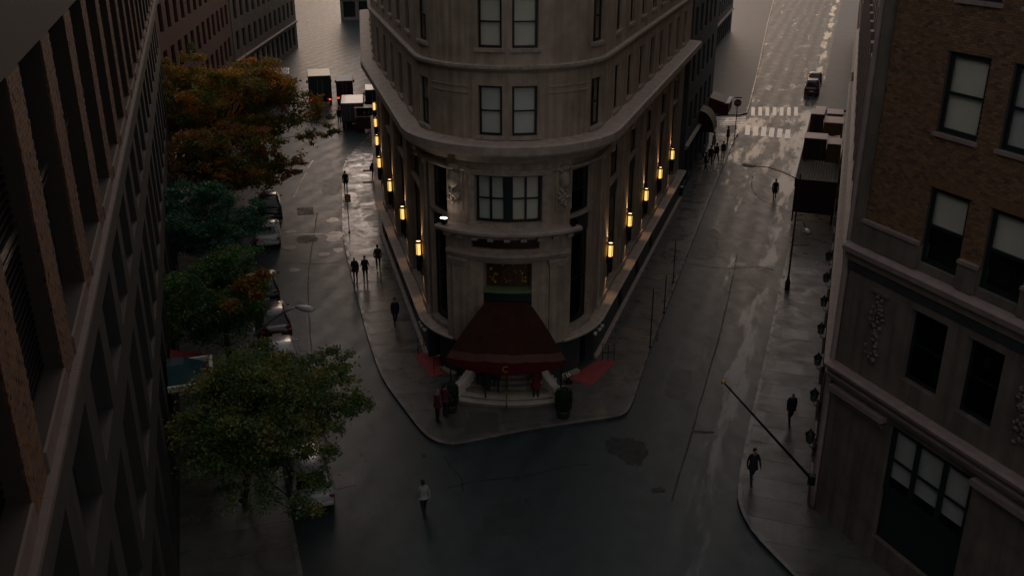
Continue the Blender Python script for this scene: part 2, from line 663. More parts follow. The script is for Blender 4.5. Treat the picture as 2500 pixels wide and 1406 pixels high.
def window(root, path, s0, s1, z0, z1, d, cols=1, rows=2, blind=1.0, fw=0.09, glass=None, frame=None, rail=None, bm=None, name='window'):
    """sash window set in an opening: frame bars, one pane per light, a blind drawn down by the share blind"""
    glass, frame, bm = glass or M_GLASS, frame or M_FRAME, bm or M_BLIND
    mb = MB()
    rail = rail or fw
    slab(mb, path, s0, s0 + fw, z0, z1, d - 0.07, d)
    slab(mb, path, s1 - fw, s1, z0, z1, d - 0.07, d)
    slab(mb, path, s0 + fw, s1 - fw, z0, z0 + fw * 1.2, d - 0.07, d - 0.004)
    slab(mb, path, s0 + fw, s1 - fw, z1 - fw, z1, d - 0.07, d - 0.004)
    cw = (s1 - s0) / cols
    for k in range(1, cols):
        slab(mb, path, s0 + k * cw - fw * 0.55, s0 + k * cw + fw * 0.55, z0 + fw * 1.2, z1 - fw, d - 0.06, d - 0.008)
    zz = [z0 + (z1 - z0) * k / rows for k in range(rows + 1)]
    for k in range(1, rows):
        slab(mb, path, s0 + fw, s1 - fw, zz[k] - rail / 2, zz[k] + rail / 2, d - 0.055, d - 0.012)
    w = mb.build(name, frame, root)
    for i in range(cols):
        for j in range(rows):
            p = MB()
            slab(p, path, s0 + i * cw + 0.05, s0 + (i + 1) * cw - 0.05, zz[j] + 0.04, zz[j + 1] - 0.04, d - 0.042, d - 0.036)
            p.build('pane', glass, w)
    if blind:
        p = MB()
        slab(p, path, s0 + 0.03, s1 - 0.03, z1 - (z1 - z0) * blind + 0.03, z1 - 0.03, d - 0.15, d - 0.14)
        p.build('blind', bm if bm is not M_BLIND else random.choice(M_BLINDS), w)
    return w


ORD = ['first', 'second', 'third', 'fourth', 'fifth', 'sixth', 'seventh', 'eighth', 'ninth', 'tenth']

# ================================================================== THE SETTING
# ------------------------------------------------------------------ ground sheet
mb = MB()
mb.quad((-900, -300, 0), (900, -300, 0), (900, 1500, 0), (-900, 1500, 0))
tag(mb.build('road', M_ROAD), 'dark wet asphalt roadway of both streets and the junction', kind='structure')


def clip(poly, p, n):
    """keep the side of the line through p where (q - p).n >= 0"""
    out = []
    for i in range(len(poly)):
        a, b = poly[i], poly[(i + 1) % len(poly)]
        da = (a[0] - p[0]) * n[0] + (a[1] - p[1]) * n[1]
        db = (b[0] - p[0]) * n[0] + (b[1] - p[1]) * n[1]
        if da >= 0:
            out.append(a)
        if (da >= 0) != (db >= 0):
            t = da / (da - db)
            out.append((a[0] + (b[0] - a[0]) * t, a[1] + (b[1] - a[1]) * t))
    return out


def area(poly):
    return sum(poly[i][0] * poly[(i + 1) % len(poly)][1] - poly[(i + 1) % len(poly)][0] * poly[i][1] for i in range(len(poly))) / 2


WALK_Z = 0.14


def pave(root, zone, ang, size, mats, keep=None, gap=0.018):
    """flagstones clipped to the zone, each its own piece"""
    if len(zone) < 3:
        return
    u = (math.cos(ang), math.sin(ang))
    w = (-u[1], u[0])
    su = [p[0] * u[0] + p[1] * u[1] for p in zone]
    sw = [p[0] * w[0] + p[1] * w[1] for p in zone]
    i0, i1 = math.floor(min(su) / size), math.ceil(max(su) / size)
    for i in range(i0, i1):
        strip = clip(zone, ((i * size + gap / 2) * u[0], (i * size + gap / 2) * u[1]), u)
        strip = clip(strip, (((i + 1) * size - gap / 2) * u[0], ((i + 1) * size - gap / 2) * u[1]), (-u[0], -u[1]))
        if len(strip) < 3:
            continue
        j0, j1 = math.floor(min(sw) / size), math.ceil(max(sw) / size)
        for j in range(j0, j1):
            c = clip(strip, ((j * size + gap / 2) * w[0], (j * size + gap / 2) * w[1]), w)
            c = clip(c, (((j + 1) * size - gap / 2) * w[0], ((j + 1) * size - gap / 2) * w[1]), (-w[0], -w[1]))
            if len(c) < 3 or abs(area(c)) < 0.05:
                continue
            cx, cy = sum(p[0] for p in c) / len(c), sum(p[1] for p in c) / len(c)
            if keep and not keep(cx, cy):
                continue
            if area(c) < 0:
                c = c[::-1]
            dz = random.uniform(-0.002, 0.003)
            m = MB()
            m.prism(c, WALK_Z - 0.02, WALK_Z + dz)
            m.build('flagstone', random.choice(mats), root)


def kerb(root, line, inside, width=0.17, top=WALK_Z + 0.012):
    """kerb stones along a polyline, the walk on the side given by inside (+1 left of travel, -1 right)"""
    pts = [Vector((p[0], p[1])) for p in line]
    seg = []
    for i in range(len(pts) - 1):
        L = (pts[i + 1] - pts[i]).length
        n = max(1, round(L / 2.2))
        for k in range(n):
            seg.append((pts[i].lerp(pts[i + 1], k / n), pts[i].lerp(pts[i + 1], (k + 1) / n)))
    for a, b in seg:
        d = (b - a).normalized()
        nn = Vector((-d.y, d.x)) * inside
        a2, b2 = a + d * 0.006, b - d * 0.006
        m = MB()
        r = [a2, b2, b2 + nn * width, a2 + nn * width]
        if inside < 0:
            r = r[::-1]
        m.prism(r, -0.05, top)
        m.build('kerb_stone', M_KERB, root)


def smooth_line(pts, n=4):
    out = []
    P = [Vector(p[:2]) for p in pts]
    for i in range(len(P) - 1):
        p0, p1, p2, p3 = P[max(i - 1, 0)], P[i], P[i + 1], P[min(i + 2, len(P) - 1)]
        for k in range(n):
            t = k / n
            out.append(0.5 * ((2 * p1) + (p2 - p0) * t + (2 * p0 - 5 * p1 + 4 * p2 - p3) * t * t + (3 * p1 - p0 - 3 * p2 + p3) * t ** 3))
    out.append(P[-1])
    return out


# sidewalk round the flatiron building
kl = [(910, 325), (862, 372), (838, 412), (836, 470), (836, 560), (845, 620), (862, 690), (880, 760), (905, 850), (933, 925), (977, 990), (1028, 1056), (1060, 1080), (1100, 1090)]
kr = [(1150, 1084), (1300, 1054), (1480, 1027), (1524, 1016), (1543, 990), (1560, 940), (1590, 850), (1650, 697), (1720, 520), (1790, 350), (1802, 330)]
kerb_line = smooth_line([G(*p) for p in kl + kr], 3)
poly = [(p.x, p.y) for p in kerb_line] + [(16.0, 101.5), (-14.0, 101.5)]
sw = tag(bpy.data.objects.new('sidewalk', None), 'wet flagstone pavement round the flatiron building', kind='structure')
COL.objects.link(sw)
ORG[sw.name] = Vector((0, 0, 0))
mb = MB()
pp = poly if area(poly) > 0 else poly[::-1]
mb.prism(pp, -0.02, WALK_Z - 0.012)
mb.build('bedding', M_WALK2, sw)


def outside_hotel(x, y):
    q = Vector((x, y))
    if y < 44.9:
        return True
    if x < 0:
        return (q - PLF).dot(Vector((-UL.y, UL.x))) > -0.6 or (y > 66 and (q - (PLF + UL * 20.5)).dot(Vector((-UL2.y, UL2.x))) > -0.6) or (y < 48 and (q - TC).length > TR - 0.6)
    return (q - PR).dot(Vector((UR.y, -UR.x))) > -0.6 or (y < 48 and (q - TC).length > TR - 0.6)


front = clip(poly, (0, 46.2), (0, -1))
back = clip(poly, (0, 46.2), (0, 1))
pave(sw, front, R(8), 1.75, [M_WALK, M_WALK, M_WALK2], outside_hotel)
pave(sw, clip(back, (0, 50), (-1, 0)), R(13), 1.6, [M_WALK, M_WALK, M_WALK2], outside_hotel)
pave(sw, clip(back, (0, 50), (1, 0)), R(-17.7), 1.6, [M_WALK, M_WALK2, M_WALK2], outside_hotel)
kerb(sw, kerb_line, 1)

# left sidewalk and right sidewalk
LM = 0.32
LW = lambda y: -14.25 - LM * (y - 34.4)          # left building line
LK = lambda y: float(np.interp(y, [4, 35, 57, 66, 72, 100, 150, 200], [0.4, -9.7, -17.0, -19.4, -20.9, -28.6, -43.5, -58]))   # left kerb line
lw = tag(bpy.data.objects.new('sidewalk_left', None), 'wet pavement under the street trees', kind='structure')
COL.objects.link(lw)
lpoly = [(LW(4) - 1, 4)] + [(LK(y), y) for y in (4, 35, 57, 66, 72, 100, 150)] + [(LW(150) - 1, 150)]
mb = MB()
mb.prism(lpoly, -0.02, WALK_Z - 0.012)
mb.build('bedding', M_WALK2, lw)
pave(lw, [(LW(25), 25), (LK(25), 25), (LK(35), 35), (LK(57), 57), (LK(72), 72), (LW(72), 72)], R(18), 1.7, [M_WALK2, M_WALK2, M_WALK])
kerb(lw, [(LK(y), y) for y in (4, 15, 25, 35, 46, 57, 66, 72, 86, 100, 125, 150)], 1)

BO, BU = Vector((12.6, 33.5)), Vector((0.38, -0.925)).normalized()     # right building, facade towards the camera
AU = Vector((0.34, 1.0)).normalized()                                   # right building, facade along the right street
RK = lambda y: 12.06 + 0.34 * (y - 42.1)
rw = tag(bpy.data.objects.new('sidewalk_right', None), 'narrow wet pavement along the right stone building', kind='structure')
COL.objects.link(rw)
bend = smooth_line([(17.5, 12), (13.6, 22), (10.6, 29.4), (9.55, 33.0), (RK(36.5), 36.5), (RK(46), 46)], 4)[:-1]
rk = bend + [Vector((RK(y), y)) for y in (46, 57, 68, 79, 90, 100)]
AWALL = lambda y: 12.6 + 0.34 * (y - 33.5)
rpoly = [(p.x, p.y) for p in rk] + [(AWALL(100) + 1, 100), (AWALL(33.5) + 1, 33.5), (24, 12)]
rpoly = rpoly if area(rpoly) > 0 else rpoly[::-1]
mb = MB()
mb.prism(rpoly, -0.02, WALK_Z - 0.012)
mb.build('bedding', M_WALK2, rw)
pave(rw, clip(rpoly, (0, 84), (0, -1)), R(-18.8), 1.5, [M_WALK2, M_WALK2, M_WALK], lambda x, y: y > 22 and x < (AWALL(y) if y > 33.5 else 12.6 + (33.5 - y) * 0.42))
kerb(rw, rk, -1)

# far pavements beyond the cross street
fw_ = tag(bpy.data.objects.new('sidewalk_far', None), 'pale far pavement beyond the crosswalk', kind='structure')
COL.objects.link(fw_)
fk = [G(1640, 283), G(1806, 283), G(1824, 278), G(1833, 250), G(1850, 182), G(1875, 60), G(1890, 0)]
fpoly = [(p.x, p.y) for p in fk] + [(20, 300), (5, 120)]
fpoly = fpoly if area(fpoly) > 0 else fpoly[::-1]
mb = MB()
mb.prism(fpoly, -0.02, WALK_Z)
mb.build('paving', M_FARWALK, fw_)
kerb(fw_, fk, 1)
fr_ = tag(bpy.data.objects.new('sidewalk_far_right', None), 'far pavement on the right beyond the cross street', kind='structure')
COL.objects.link(fr_)
mb = MB()
mb.prism([(RK(112), 112), (60, 112), (120, 290), (RK(290), 290)], -0.02, WALK_Z)
mb.build('paving', M_FARWALK, fr_)

# ------------------------------------------------------------------ crosswalks and road marks
cw = tag(bpy.data.objects.new('crosswalk', None), 'white ladder crosswalk bars across the right street', kind='structure')
COL.objects.link(cw)


def stripe(root, a, b, w0, m=M_PAINT, z=0.005, name='stripe'):
    d = (b - a).normalized()
    n = Vector((-d.y, d.x, 0)) * w0 / 2
    s = MB()
    s.hexa([a - n + Vector((0, 0, -0.004)), b - n + Vector((0, 0, -0.004)), b + n + Vector((0, 0, -0.004)), a + n + Vector((0, 0, -0.004))],
           [v + Vector((0, 0, z)) for v in (a - n, b - n, b + n, a + n)])
    return s.build(name, m, root)


for k in range(6):
    x0, x1 = 1827 + 19.5 * k, 1824 + 19.5 * k
    stripe(cw, G(x1, 330 + 1.6 * k), G(x0, 306 + 2.2 * k), 0.52)
for k in range(7):
    x0 = 1838 + 17.5 * k
    stripe(cw, G(x0, 283), G(x0 + 0.8, 262), 0.42)
cw2 = tag(bpy.data.objects.new('crosswalk', None), 'pale crosswalk lines running across the side street by the stop sign', kind='structure')
COL.objects.link(cw2)
for k in range(6):
    stripe(cw2, G(1735, 281.5 + 4.4 * k), G(1821, 285 + 3.9 * k), 0.36)
ln = tag(bpy.data.objects.new('lane_line', None), 'worn white lane dashes on the left street', kind='structure')
COL.objects.link(ln)
for a, b in (((717, 482), (731, 455)), ((734, 446), (748, 422)), ((752, 410), (764, 392))):
    stripe(ln, G(*a), G(*b), 0.11, z=0.004, name='dash')
sl = tag(bpy.data.objects.new('stop_line', None), 'thin pale line across the wet left street', kind='structure')
COL.objects.link(sl)
stripe(sl, G(700, 573), G(826, 570), 0.09, z=0.004, name='line')


def sheet(name, label, px, m, z, cat, wob=0.0, world=None):
    """thin irregular patch lying on the road"""
    P = [G(*p) for p in px] if world is None else [Vector((*p, 0)) for p in world]
    P = smooth_line(P + [P[0]], 4)[:-1] if wob else [Vector(p[:2]) for p in P]
    Q = [(p.x + random.uniform(-wob, wob), p.y + random.uniform(-wob, wob)) for p in P]
    c = Vector((sum(p[0] for p in Q) / len(Q), sum(p[1] for p in Q) / len(Q), 0))
    Q = [(p[0] - c.x, p[1] - c.y) for p in Q]
    s = MB()
    s.prism(Q if area(Q) > 0 else Q[::-1], -0.003, z)
    o = s.build(name, m)
    o.location = c
    if cat in ('puddle', 'patch'):
        return tag(o, label, kind='structure')
    return tag(o, label, cat)


sheet('tar_patch', 'large black ragged tar patch before the right street', [(1482, 1078), (1500, 1068), (1545, 1072), (1575, 1085), (1580, 1108), (1566, 1132), (1540, 1133), (1510, 1115), (1486, 1104)], M_PATCH, 0.005, 'patch', 0.12)
sheet('tar_patch', 'small black tar patch near the bottom of the junction', [(1590, 1192), (1617, 1190), (1619, 1201), (1592, 1203)], M_PATCH, 0.005, 'patch', 0.05)
sheet('tar_patch', 'thin black patch on the right roadway', [(1694, 1050), (1738, 1052), (1740, 1057), (1697, 1056)], M_PATCH, 0.005, 'patch', 0.03)
sheet('tar_patch', 'tiny black tar spot before the pavement tip', [(1028, 1107), (1039, 1108), (1038, 1115), (1029, 1114)], M_PATCH, 0.005, 'patch', 0.02)
sheet('puddle', 'dark oval pool on the left street', [(725, 580), (750, 575), (778, 580), (768, 590), (745, 594), (726, 590)], M_PATCH, 0.005, 'puddle', 0.08)  # black sheet paints the dark reflection of the pool
sheet('puddle', 'bright pool of water by the left kerb', [(790, 572), (815, 566), (834, 567), (834, 578), (820, 590), (800, 588), (798, 578)], M_PUDDLE, 0.004, 'puddle', 0.1)
sheet('puddle', 'narrow pool beside the bend of the left kerb', [(795, 537), (812, 531), (826, 534), (824, 541), (804, 543)], M_PUDDLE, 0.004, 'puddle', 0.06)
sheet('puddle', 'small pool below the bright one by the left kerb', [(812, 607), (834, 605), (836, 614), (822, 617)], M_PUDDLE, 0.004, 'puddle', 0.06)

sheet('steel_plate', 'dark rectangular steel plate set in the left street', [(725, 508), (765, 507), (766, 523), (727, 525)], M_PATCH, 0.02, 'plate')
sheet('concrete_slab', 'pale two-panel concrete slab at the edge of the left street', [(808, 1158), (856, 1148), (870, 1182), (820, 1194)], mat('pale_concrete', (0.30, 0.25, 0.22), 0.6, var=0.2, vscale=3), 0.012, 'slab')
sheet('pavement_repair', 'dark repaired slab in front of the entrance stairs', None, mat('dull_concrete', (0.075, 0.07, 0.06), 0.5, var=0.2, vscale=3), WALK_Z + 0.009, 'patch', world=[(G(1150, 1010).x, G(1150, 1010).y), (G(1216, 1015).x, G(1216, 1015).y), (G(1218, 1060).x, G(1218, 1060).y), (G(1130, 1066).x, G(1130, 1066).y)])


M_TRENCH = wet_mat('trench_asphalt', (0.022, 0.028, 0.029), dry=0.55, wet=0.4, lo=0.3, hi=0.7, scale=2.0, bump=0.05, fine=50)
for lab, px in (('long utility trench patch in the left street', [(712, 742), (742, 740), (752, 880), (716, 884)]), ('square utility patch in the right street', [(1700, 560), (1752, 562), (1744, 628), (1686, 626)]),
                ('square utility patch near the bend of the right kerb', [(1640, 905), (1690, 908), (1676, 968), (1624, 964)]), ('wide utility patch at the foot of the junction', [(1180, 1236), (1292, 1226), (1300, 1290), (1184, 1302)]),
                ('square utility patch on the left street before the bend', [(790, 440), (828, 438), (828, 470), (788, 474)])):
    sheet('utility_patch', lab, px, M_TRENCH, 0.0035, 'patch', 0.03)


def seam(label, px):
    P = smooth_line([G(*p) for p in px], 6)
    L_, Rr = [], []
    for i, p in enumerate(P):
        d = (P[min(i + 1, len(P) - 1)] - P[max(i - 1, 0)]).normalized()
        n = Vector((-d.y, d.x)) * random.uniform(0.025, 0.06)
        j = Vector((random.uniform(-0.03, 0.03), random.uniform(-0.03, 0.03)))
        L_.append((p.x + n.x + j.x, p.y + n.y + j.y, 0.004))
        Rr.append((p.x - n.x + j.x, p.y - n.y + j.y, 0.004))
    m = MB()
    m.loft([L_, Rr], closed=False)
    tag(m.build('tar_seam', M_PATCH), label, kind='structure')


seam('sealed crack across the junction', [(1090, 1190), (1180, 1172), (1290, 1160), (1370, 1140), (1440, 1132)])
seam('sealed crack near the pavement tip', [(1085, 1115), (1100, 1140), (1125, 1165), (1130, 1200)])
seam('sealed crack along the right roadway', [(1640, 1223), (1690, 1050), (1740, 880), (1778, 730), (1800, 620)])
seam('sealed crack along the left roadway', [(800, 1100), (770, 940), (756, 800), (752, 690), (762, 600), (775, 520)])
seam('sealed crack across the left roadway', [(690, 640), (760, 645), (830, 640)])
seam('sealed crack across the right roadway', [(1660, 640), (1760, 655), (1850, 652), (1890, 660)])
seam('sealed utility cut in the right roadway', [(1838, 430), (1836, 460), (1862, 490), (1905, 505)])


def manhole(px, r, label, m=M_IRONLID):
    t = thing('manhole_cover', label, 'manhole cover', G(*px), group='iron covers in the wet streets')
    a = MB()
    a.lathe([(r + 0.1, -0.005), (r + 0.1, 0.005), (r + 0.015, 0.008), (r + 0.015, -0.005)], n=24)
    a.build('ring', M_IRONLID, t, local=True)
    b = MB()
    b.lathe([(r, -0.004), (r, 0.008), (r * 0.85, 0.011), (r * 0.8, 0.007), (0.02, 0.007)], n=24)
    b.build('lid', m, t, local=True)


M_LID2 = mat('worn_lid', (0.22, 0.2, 0.19), 0.4, 0.5, var=0.3, vscale=8, bump=0.5, bscale=30)
manhole((790, 621), 0.38, 'round iron cover nearest the left kerb pools', M_LID2)
manhole((718, 659), 0.34, 'round iron cover nearest the camera in the left street', M_LID2)
manhole((706, 605), 0.38, 'round iron cover beside the parked white car', M_IRONLID)
manhole((708, 566), 0.36, 'round iron cover behind the thin pale line', M_IRONLID)
manhole((1808, 645), 0.3, 'small iron cover in the middle of the right street', M_LID2)

# ================================================================== FLATIRON HOTEL
LAMP_L = [SL - 1.5, SL - 7.9, SL - 13.98, SL - 20.06, KINK - 6.24, KINK - 12.6, KINK - 19.3]
LAMP_R = [SR + (y - 47.92) / 0.953 for y in (50.5, 55.75, 61.0, 66.25, 71.5)]
S_END_L, S_END_R = KINK - 30.5, SR + 31.0
TOPZ = 27.0
hotel = thing('flatiron_hotel', 'wedge-shaped pale stone building with rounded corner, curved cornice and lit wall lamps', 'building', (TC.x, TC.y, 0))

core = []
for s in HOTEL.samples(S_END_L, S_END_R):
    p = pt(HOTEL, s, -0.85, 0)
    core.append((p[0], p[1]))
core = core if area(core) > 0 else core[::-1]
mb = MB()
mb.prism(core, 0.0, TOPZ - 0.5)
mb.build('painted_dark_core', M_CORE, hotel)

FL = -0.28                                        # the side walls stand back from the base ledge
bays = [(3.5, 5.7), (-5.6, -3.55)]
for k in range(len(LAMP_R)):
    bays.append((LAMP_R[k] + 0.3, (LAMP_R[k + 1] - 1.75) if k + 1 < len(LAMP_R) else LAMP_R[k] + 3.6))
for k in range(len(LAMP_L)):
    bays.append(((LAMP_L[k + 1] + 1.75) if k + 1 < len(LAMP_L) else LAMP_L[k] - 4.4, LAMP_L[k] - 0.3))
mb = MB()
ops = [(a, b, 2.75, 11.25) for a, b in bays] + [(-1.62, 1.68, 8.95, 11.35), (-1.15, 1.15, 1.5, 6.95)]
wall_open(mb, HOTEL, -3.3, 3.3, 2.4, 12.3, ops, 0.62)
for s in (-3.3, 3.3):
    mb.quad(pt(HOTEL, s, 0, 2.4), pt(HOTEL, s, FL, 2.4), pt(HOTEL, s, FL, 12.3), pt(HOTEL, s, 0, 12.3))
mb.build('wall', M_STONE, hotel)
for a, b in ((S_END_L, -3.3), (3.3, S_END_R)):
    mb = MB()
    wall_open(mb, HOTEL, a, b, 2.4, 12.3, ops, 0.5, FL)
    mb.build('wall', M_STONE, hotel)

# dark painted base with the two side doorways and cellar lights
mb = MB()
doors = [(-5.7, -4.2), (4.25, 5.75)]
cellar = [(-s - 1.0, -s, 0.5, 1.75) for s in (11.5, 17.6, 23.6)] + [(s, s + 1.0, 0.5, 1.75) for s in (12.2, 17.5, 22.7)]
wall_open(mb, HOTEL, S_END_L, S_END_R, 0.0, 2.3, [(a, b, -1, 2.12) for a, b in doors] + cellar + [(-1.5, 1.5, 1.3, 3)], 0.55, 0.02)
mb.build('base_wall', M_BASE, hotel)
mb = MB()
for a, b in ((S_END_L, -5.9), (-4.0, -2.9), (2.9, 4.05), (5.95, S_END_R)):
    sweep(mb, HOTEL, a, b, [(0.02, 0.1), (0.24, 0.1), (0.24, 0.3), (0.02, 0.36)])
    mb.build('plinth_step', M_LEDGE, hotel)
    mb = MB()
for a, b in doors:
    m = MB()
    slab(m, HOTEL, a + 0.01, b - 0.01, 0.15, 2.1, -0.5, -0.44)
    d_ = m.build('side_door', M_DKRED, hotel)
    m = MB()
    slab(m, HOTEL, a + 0.15, (a + b) / 2 - 0.06, 0.4, 1.9, -0.435, -0.42)
    m.build('door_panel', M_DGLASS, d_)
    m = MB()
    slab(m, HOTEL, (a + b) / 2 + 0.06, b - 0.15, 0.4, 1.9, -0.435, -0.42)
    m.build('door_panel', M_DGLASS, d_)
for a, b, c, e in cellar:
    m = MB()
    n_ = 6
    for k in range(n_):
        slab(m, HOTEL, a + (b - a) * (k + 0.3) / n_, a + (b - a) * (k + 0.5) / n_, c, e, -0.12, -0.09)
    m.build('cellar_grille', M_BLACK, hotel)
for a, b in ((S_END_L, -2.85), (2.85, S_END_R)):
    mb = MB()
    sweep(mb, HOTEL, a, b, [(-0.4, 2.22), (0.16, 2.26), (0.24, 2.34), (0.40, 2.38), (0.42, 2.47), (0.30, 2.51), (-0.4, 2.53)])
    mb.build('ledge', M_LEDGE, hotel)

# tall bays: low shop window, spandrel, upper window
for a, b in bays:
    n_ = 2 if b - a > 2.6 else 1
    m = MB()
    slab(m, HOTEL, a + 0.02, b - 0.02, 7.75, 8.75, -0.72, FL - 0.2)
    sp_ = m.build('spandrel', M_BASE, hotel)
    m = MB()
    slab(m, HOTEL, a + 0.01, b - 0.01, 8.75, 8.88, -0.72, FL - 0.02)
    m.build('hood', M_LEDGE, sp_)
    m = MB()
    slab(m, HOTEL, a + 0.01, b - 0.01, 2.55, 2.78, -0.72, FL + 0.12)
    m.build('sill', M_STONE2, sp_)
    window(hotel, HOTEL, a + 0.03, b - 0.03, 2.82, 7.7, FL - 0.26, n_, 2, 0, 0.1, M_DGLASS)
    window(hotel, HOTEL, a + 0.03, b - 0.03, 8.9, 11.2, FL - 0.28, n_, 2, 0.55 if n_ == 1 else 0.0, 0.1, M_DGLASS)

# pier faces with consoles under the cornice
for side, LL in (('l', LAMP_L), ('r', LAMP_R)):
    for k, s in enumerate(LL):
        a, b = (s - 0.1, s + 1.55) if side == 'l' else (s - 1.55, s + 0.1)
        m = MB()
        slab(m, HOTEL, a, b, 2.53, 11.0, FL, FL + 0.13)
        p_ = m.build('pilaster', M_STONE, hotel)
        m = MB()
        slab(m, HOTEL, a - 0.08, b + 0.08, 11.0, 11.32, FL, FL + 0.24)
        m.build('capital', M_STONE2, p_)
        m = MB()
        slab(m, HOTEL, a - 0.05, b + 0.05, 2.53, 2.95, FL, FL + 0.19)
        m.build('pilaster_base', M_STONE2, p_)
        c_ = pt(HOTEL, (a + b) / 2, 0.12, 0)
        m = MB()
        m.ball((c_[0], c_[1], 11.75), (0.22, 0.22, 0.3))
        m.ball((c_[0], c_[1], 11.4), (0.15, 0.15, 0.22))
        m.build('console', M_STONE2, hotel, smooth=True)

# main cornice and string mouldings
mb = MB()
sweep(mb, HOTEL, S_END_L, S_END_R, [(-0.35, 11.95), (0.22, 12.0), (0.30, 12.28), (0.55, 12.36), (0.86, 12.44), (0.92, 12.56), (0.92, 12.94), (0.80, 13.0), (-0.1, 13.06)])
mb.build('cornice', M_LEDGE, hotel)
mb = MB()
sweep(mb, HOTEL, S_END_L, S_END_R, [(-0.35, 11.42), (0.06, 11.44), (0.12, 11.52), (0.08, 11.6), (-0.35, 11.6)])
mb.build('architrave', M_STONE2, hotel)

# upper storeys
up = []
for z0, z1 in ((13.25, 15.6), (17.3, 19.65), (21.3, 23.65)):
    for a, b in ((-1.4, -0.25), (0.22, 1.42), (4.6, 5.75), (-5.75, -4.6)):
        up.append((a, b, z0, z1))
    for k in range(8):
        s = SR + 2.2 + 3.5 * k
        up.append((s, s + 1.3, z0, z1))
    for k in range(12):
        s = SL - 3.4 - 3.6 * k
        up.append((s, s + 1.3, z0, z1))
mb = MB()
wall_open(mb, HOTEL, S_END_L, S_END_R, 13.04, TOPZ, up, 0.42, 0.0)
mb.build('wall', M_STONE, hotel)
for a, b, c, e in up:
    if c > 20.5:
        continue
    window(hotel, HOTEL, a + 0.02, b - 0.02, c + 0.02, e - 0.02, -0.15, 1, 2, 1.0 if abs(a) < 2 else random.choice([1.0, 0.5, 0.0]), 0.085, rail=0.07)
    m = MB()
    slab(m, HOTEL, a - 0.12, b + 0.12, c - 0.16, c - 0.005, -0.3, 0.09)
    m.build('window_sill', M_STONE2, hotel)
for z in (16.25, 20.3, 24.3):
    mb = MB()
    sweep(mb, HOTEL, S_END_L, S_END_R, [(-0.1, z), (0.12, z + 0.03), (0.22, z + 0.16), (0.22, z + 0.28), (-0.1, z + 0.34)])
    mb.build('string_course', M_STONE2, hotel)
# incised bands beside the front windows
for a, b in ((-4.2, -1.9), (1.95, 4.25)):
    for z in (15.2, 15.5):
        m = MB()
        slab(m, HOTEL, a, b, z, z + 0.05, 0.0, 0.035)
        m.build('moulding', M_STONE2, hotel)

# front mezzanine window: two pairs of sashes under one lintel
for a, b in ((-1.6, -0.12), (0.16, 1.66)):
    window(hotel, HOTEL, a, b, 8.97, 11.33, -0.18, 2, 2, 1.0, 0.1, rail=0.08)
mb = MB()
slab(mb, HOTEL, -0.12, 0.16, 8.97, 11.33, -0.4, -0.14)
mb.build('mullion', M_FRAME, hotel)
for a, b, c, e, d in ((-1.92, -1.62, 8.75, 11.6, 0.10), (1.68, 1.98, 8.75, 11.6, 0.10), (-2.1, 2.16, 11.36, 11.52, 0.17), (-2.0, 2.06, 8.72, 8.94, 0.16)):
    m = MB()
    slab(m, HOTEL, a, b, c, e, 0.0, d)
    m.build('window_surround', M_STONE2, hotel)

# entrance portal
mb = MB()
wall_open(mb, HOTEL, -3.2, 3.2, 2.45, 8.3, [(-1.15, 1.15, 1.0, 6.95), (-1.75, 1.5, 7.68, 8.18)], 0.3, 0.28)
for s in (-3.2, 3.2):
    mb.quad(pt(HOTEL, s, 0, 2.45), pt(HOTEL, s, 0.28, 2.45), pt(HOTEL, s, 0.28, 8.3), pt(HOTEL, s, 0, 8.3))
portal = mb.build('portal', M_STONE, hotel)
m = MB()
slab(m, HOTEL, -1.75, 1.5, 7.68, 8.18, 0.02, 0.1)
m.build('sign_band', M_DKRED, portal)
for a, b in ((-2.75, -2.0), (2.0, 2.75)):
    m = MB()
    slab(m, HOTEL, a, b, 2.45, 6.7, 0.28, 0.40)
    p_ = m.build('portal_pilaster', M_STONE, portal)
    for z0, z1, d1, g in ((6.7, 6.85, 0.47, 0.05), (6.85, 7.0, 0.52, 0.09), (7.0, 7.12, 0.58, 0.12)):
        m = MB()
        slab(m, HOTEL, a - g, b + g, z0, z1, 0.28, d1)
        m.build('capital', M_STONE2, portal)
m = MB()
sweep(m, HOTEL, -2.95, 2.95, [(0.28, 7.13), (0.48, 7.15), (0.55, 7.3), (0.62, 7.36), (0.62, 7.5), (0.28, 7.56)])
m.build('portal_cornice', M_LEDGE, portal)
m = MB()
sweep(m, HOTEL, -3.35, 3.35, [(0.0, 8.2), (0.34, 8.24), (0.45, 8.4), (0.84, 8.48), (0.9, 8.56), (0.9, 8.68), (0.82, 8.72), (0.0, 8.74)])
m.build('balcony_ledge', M_LEDGE, portal)
for k in range(9):
    s = -2.9 + k * 0.725
    m = MB()
    slab(m, HOTEL, s - 0.13, s + 0.13, 8.2, 8.38, 0.28, 0.66)
    m.build('dentil', M_STONE2, portal)
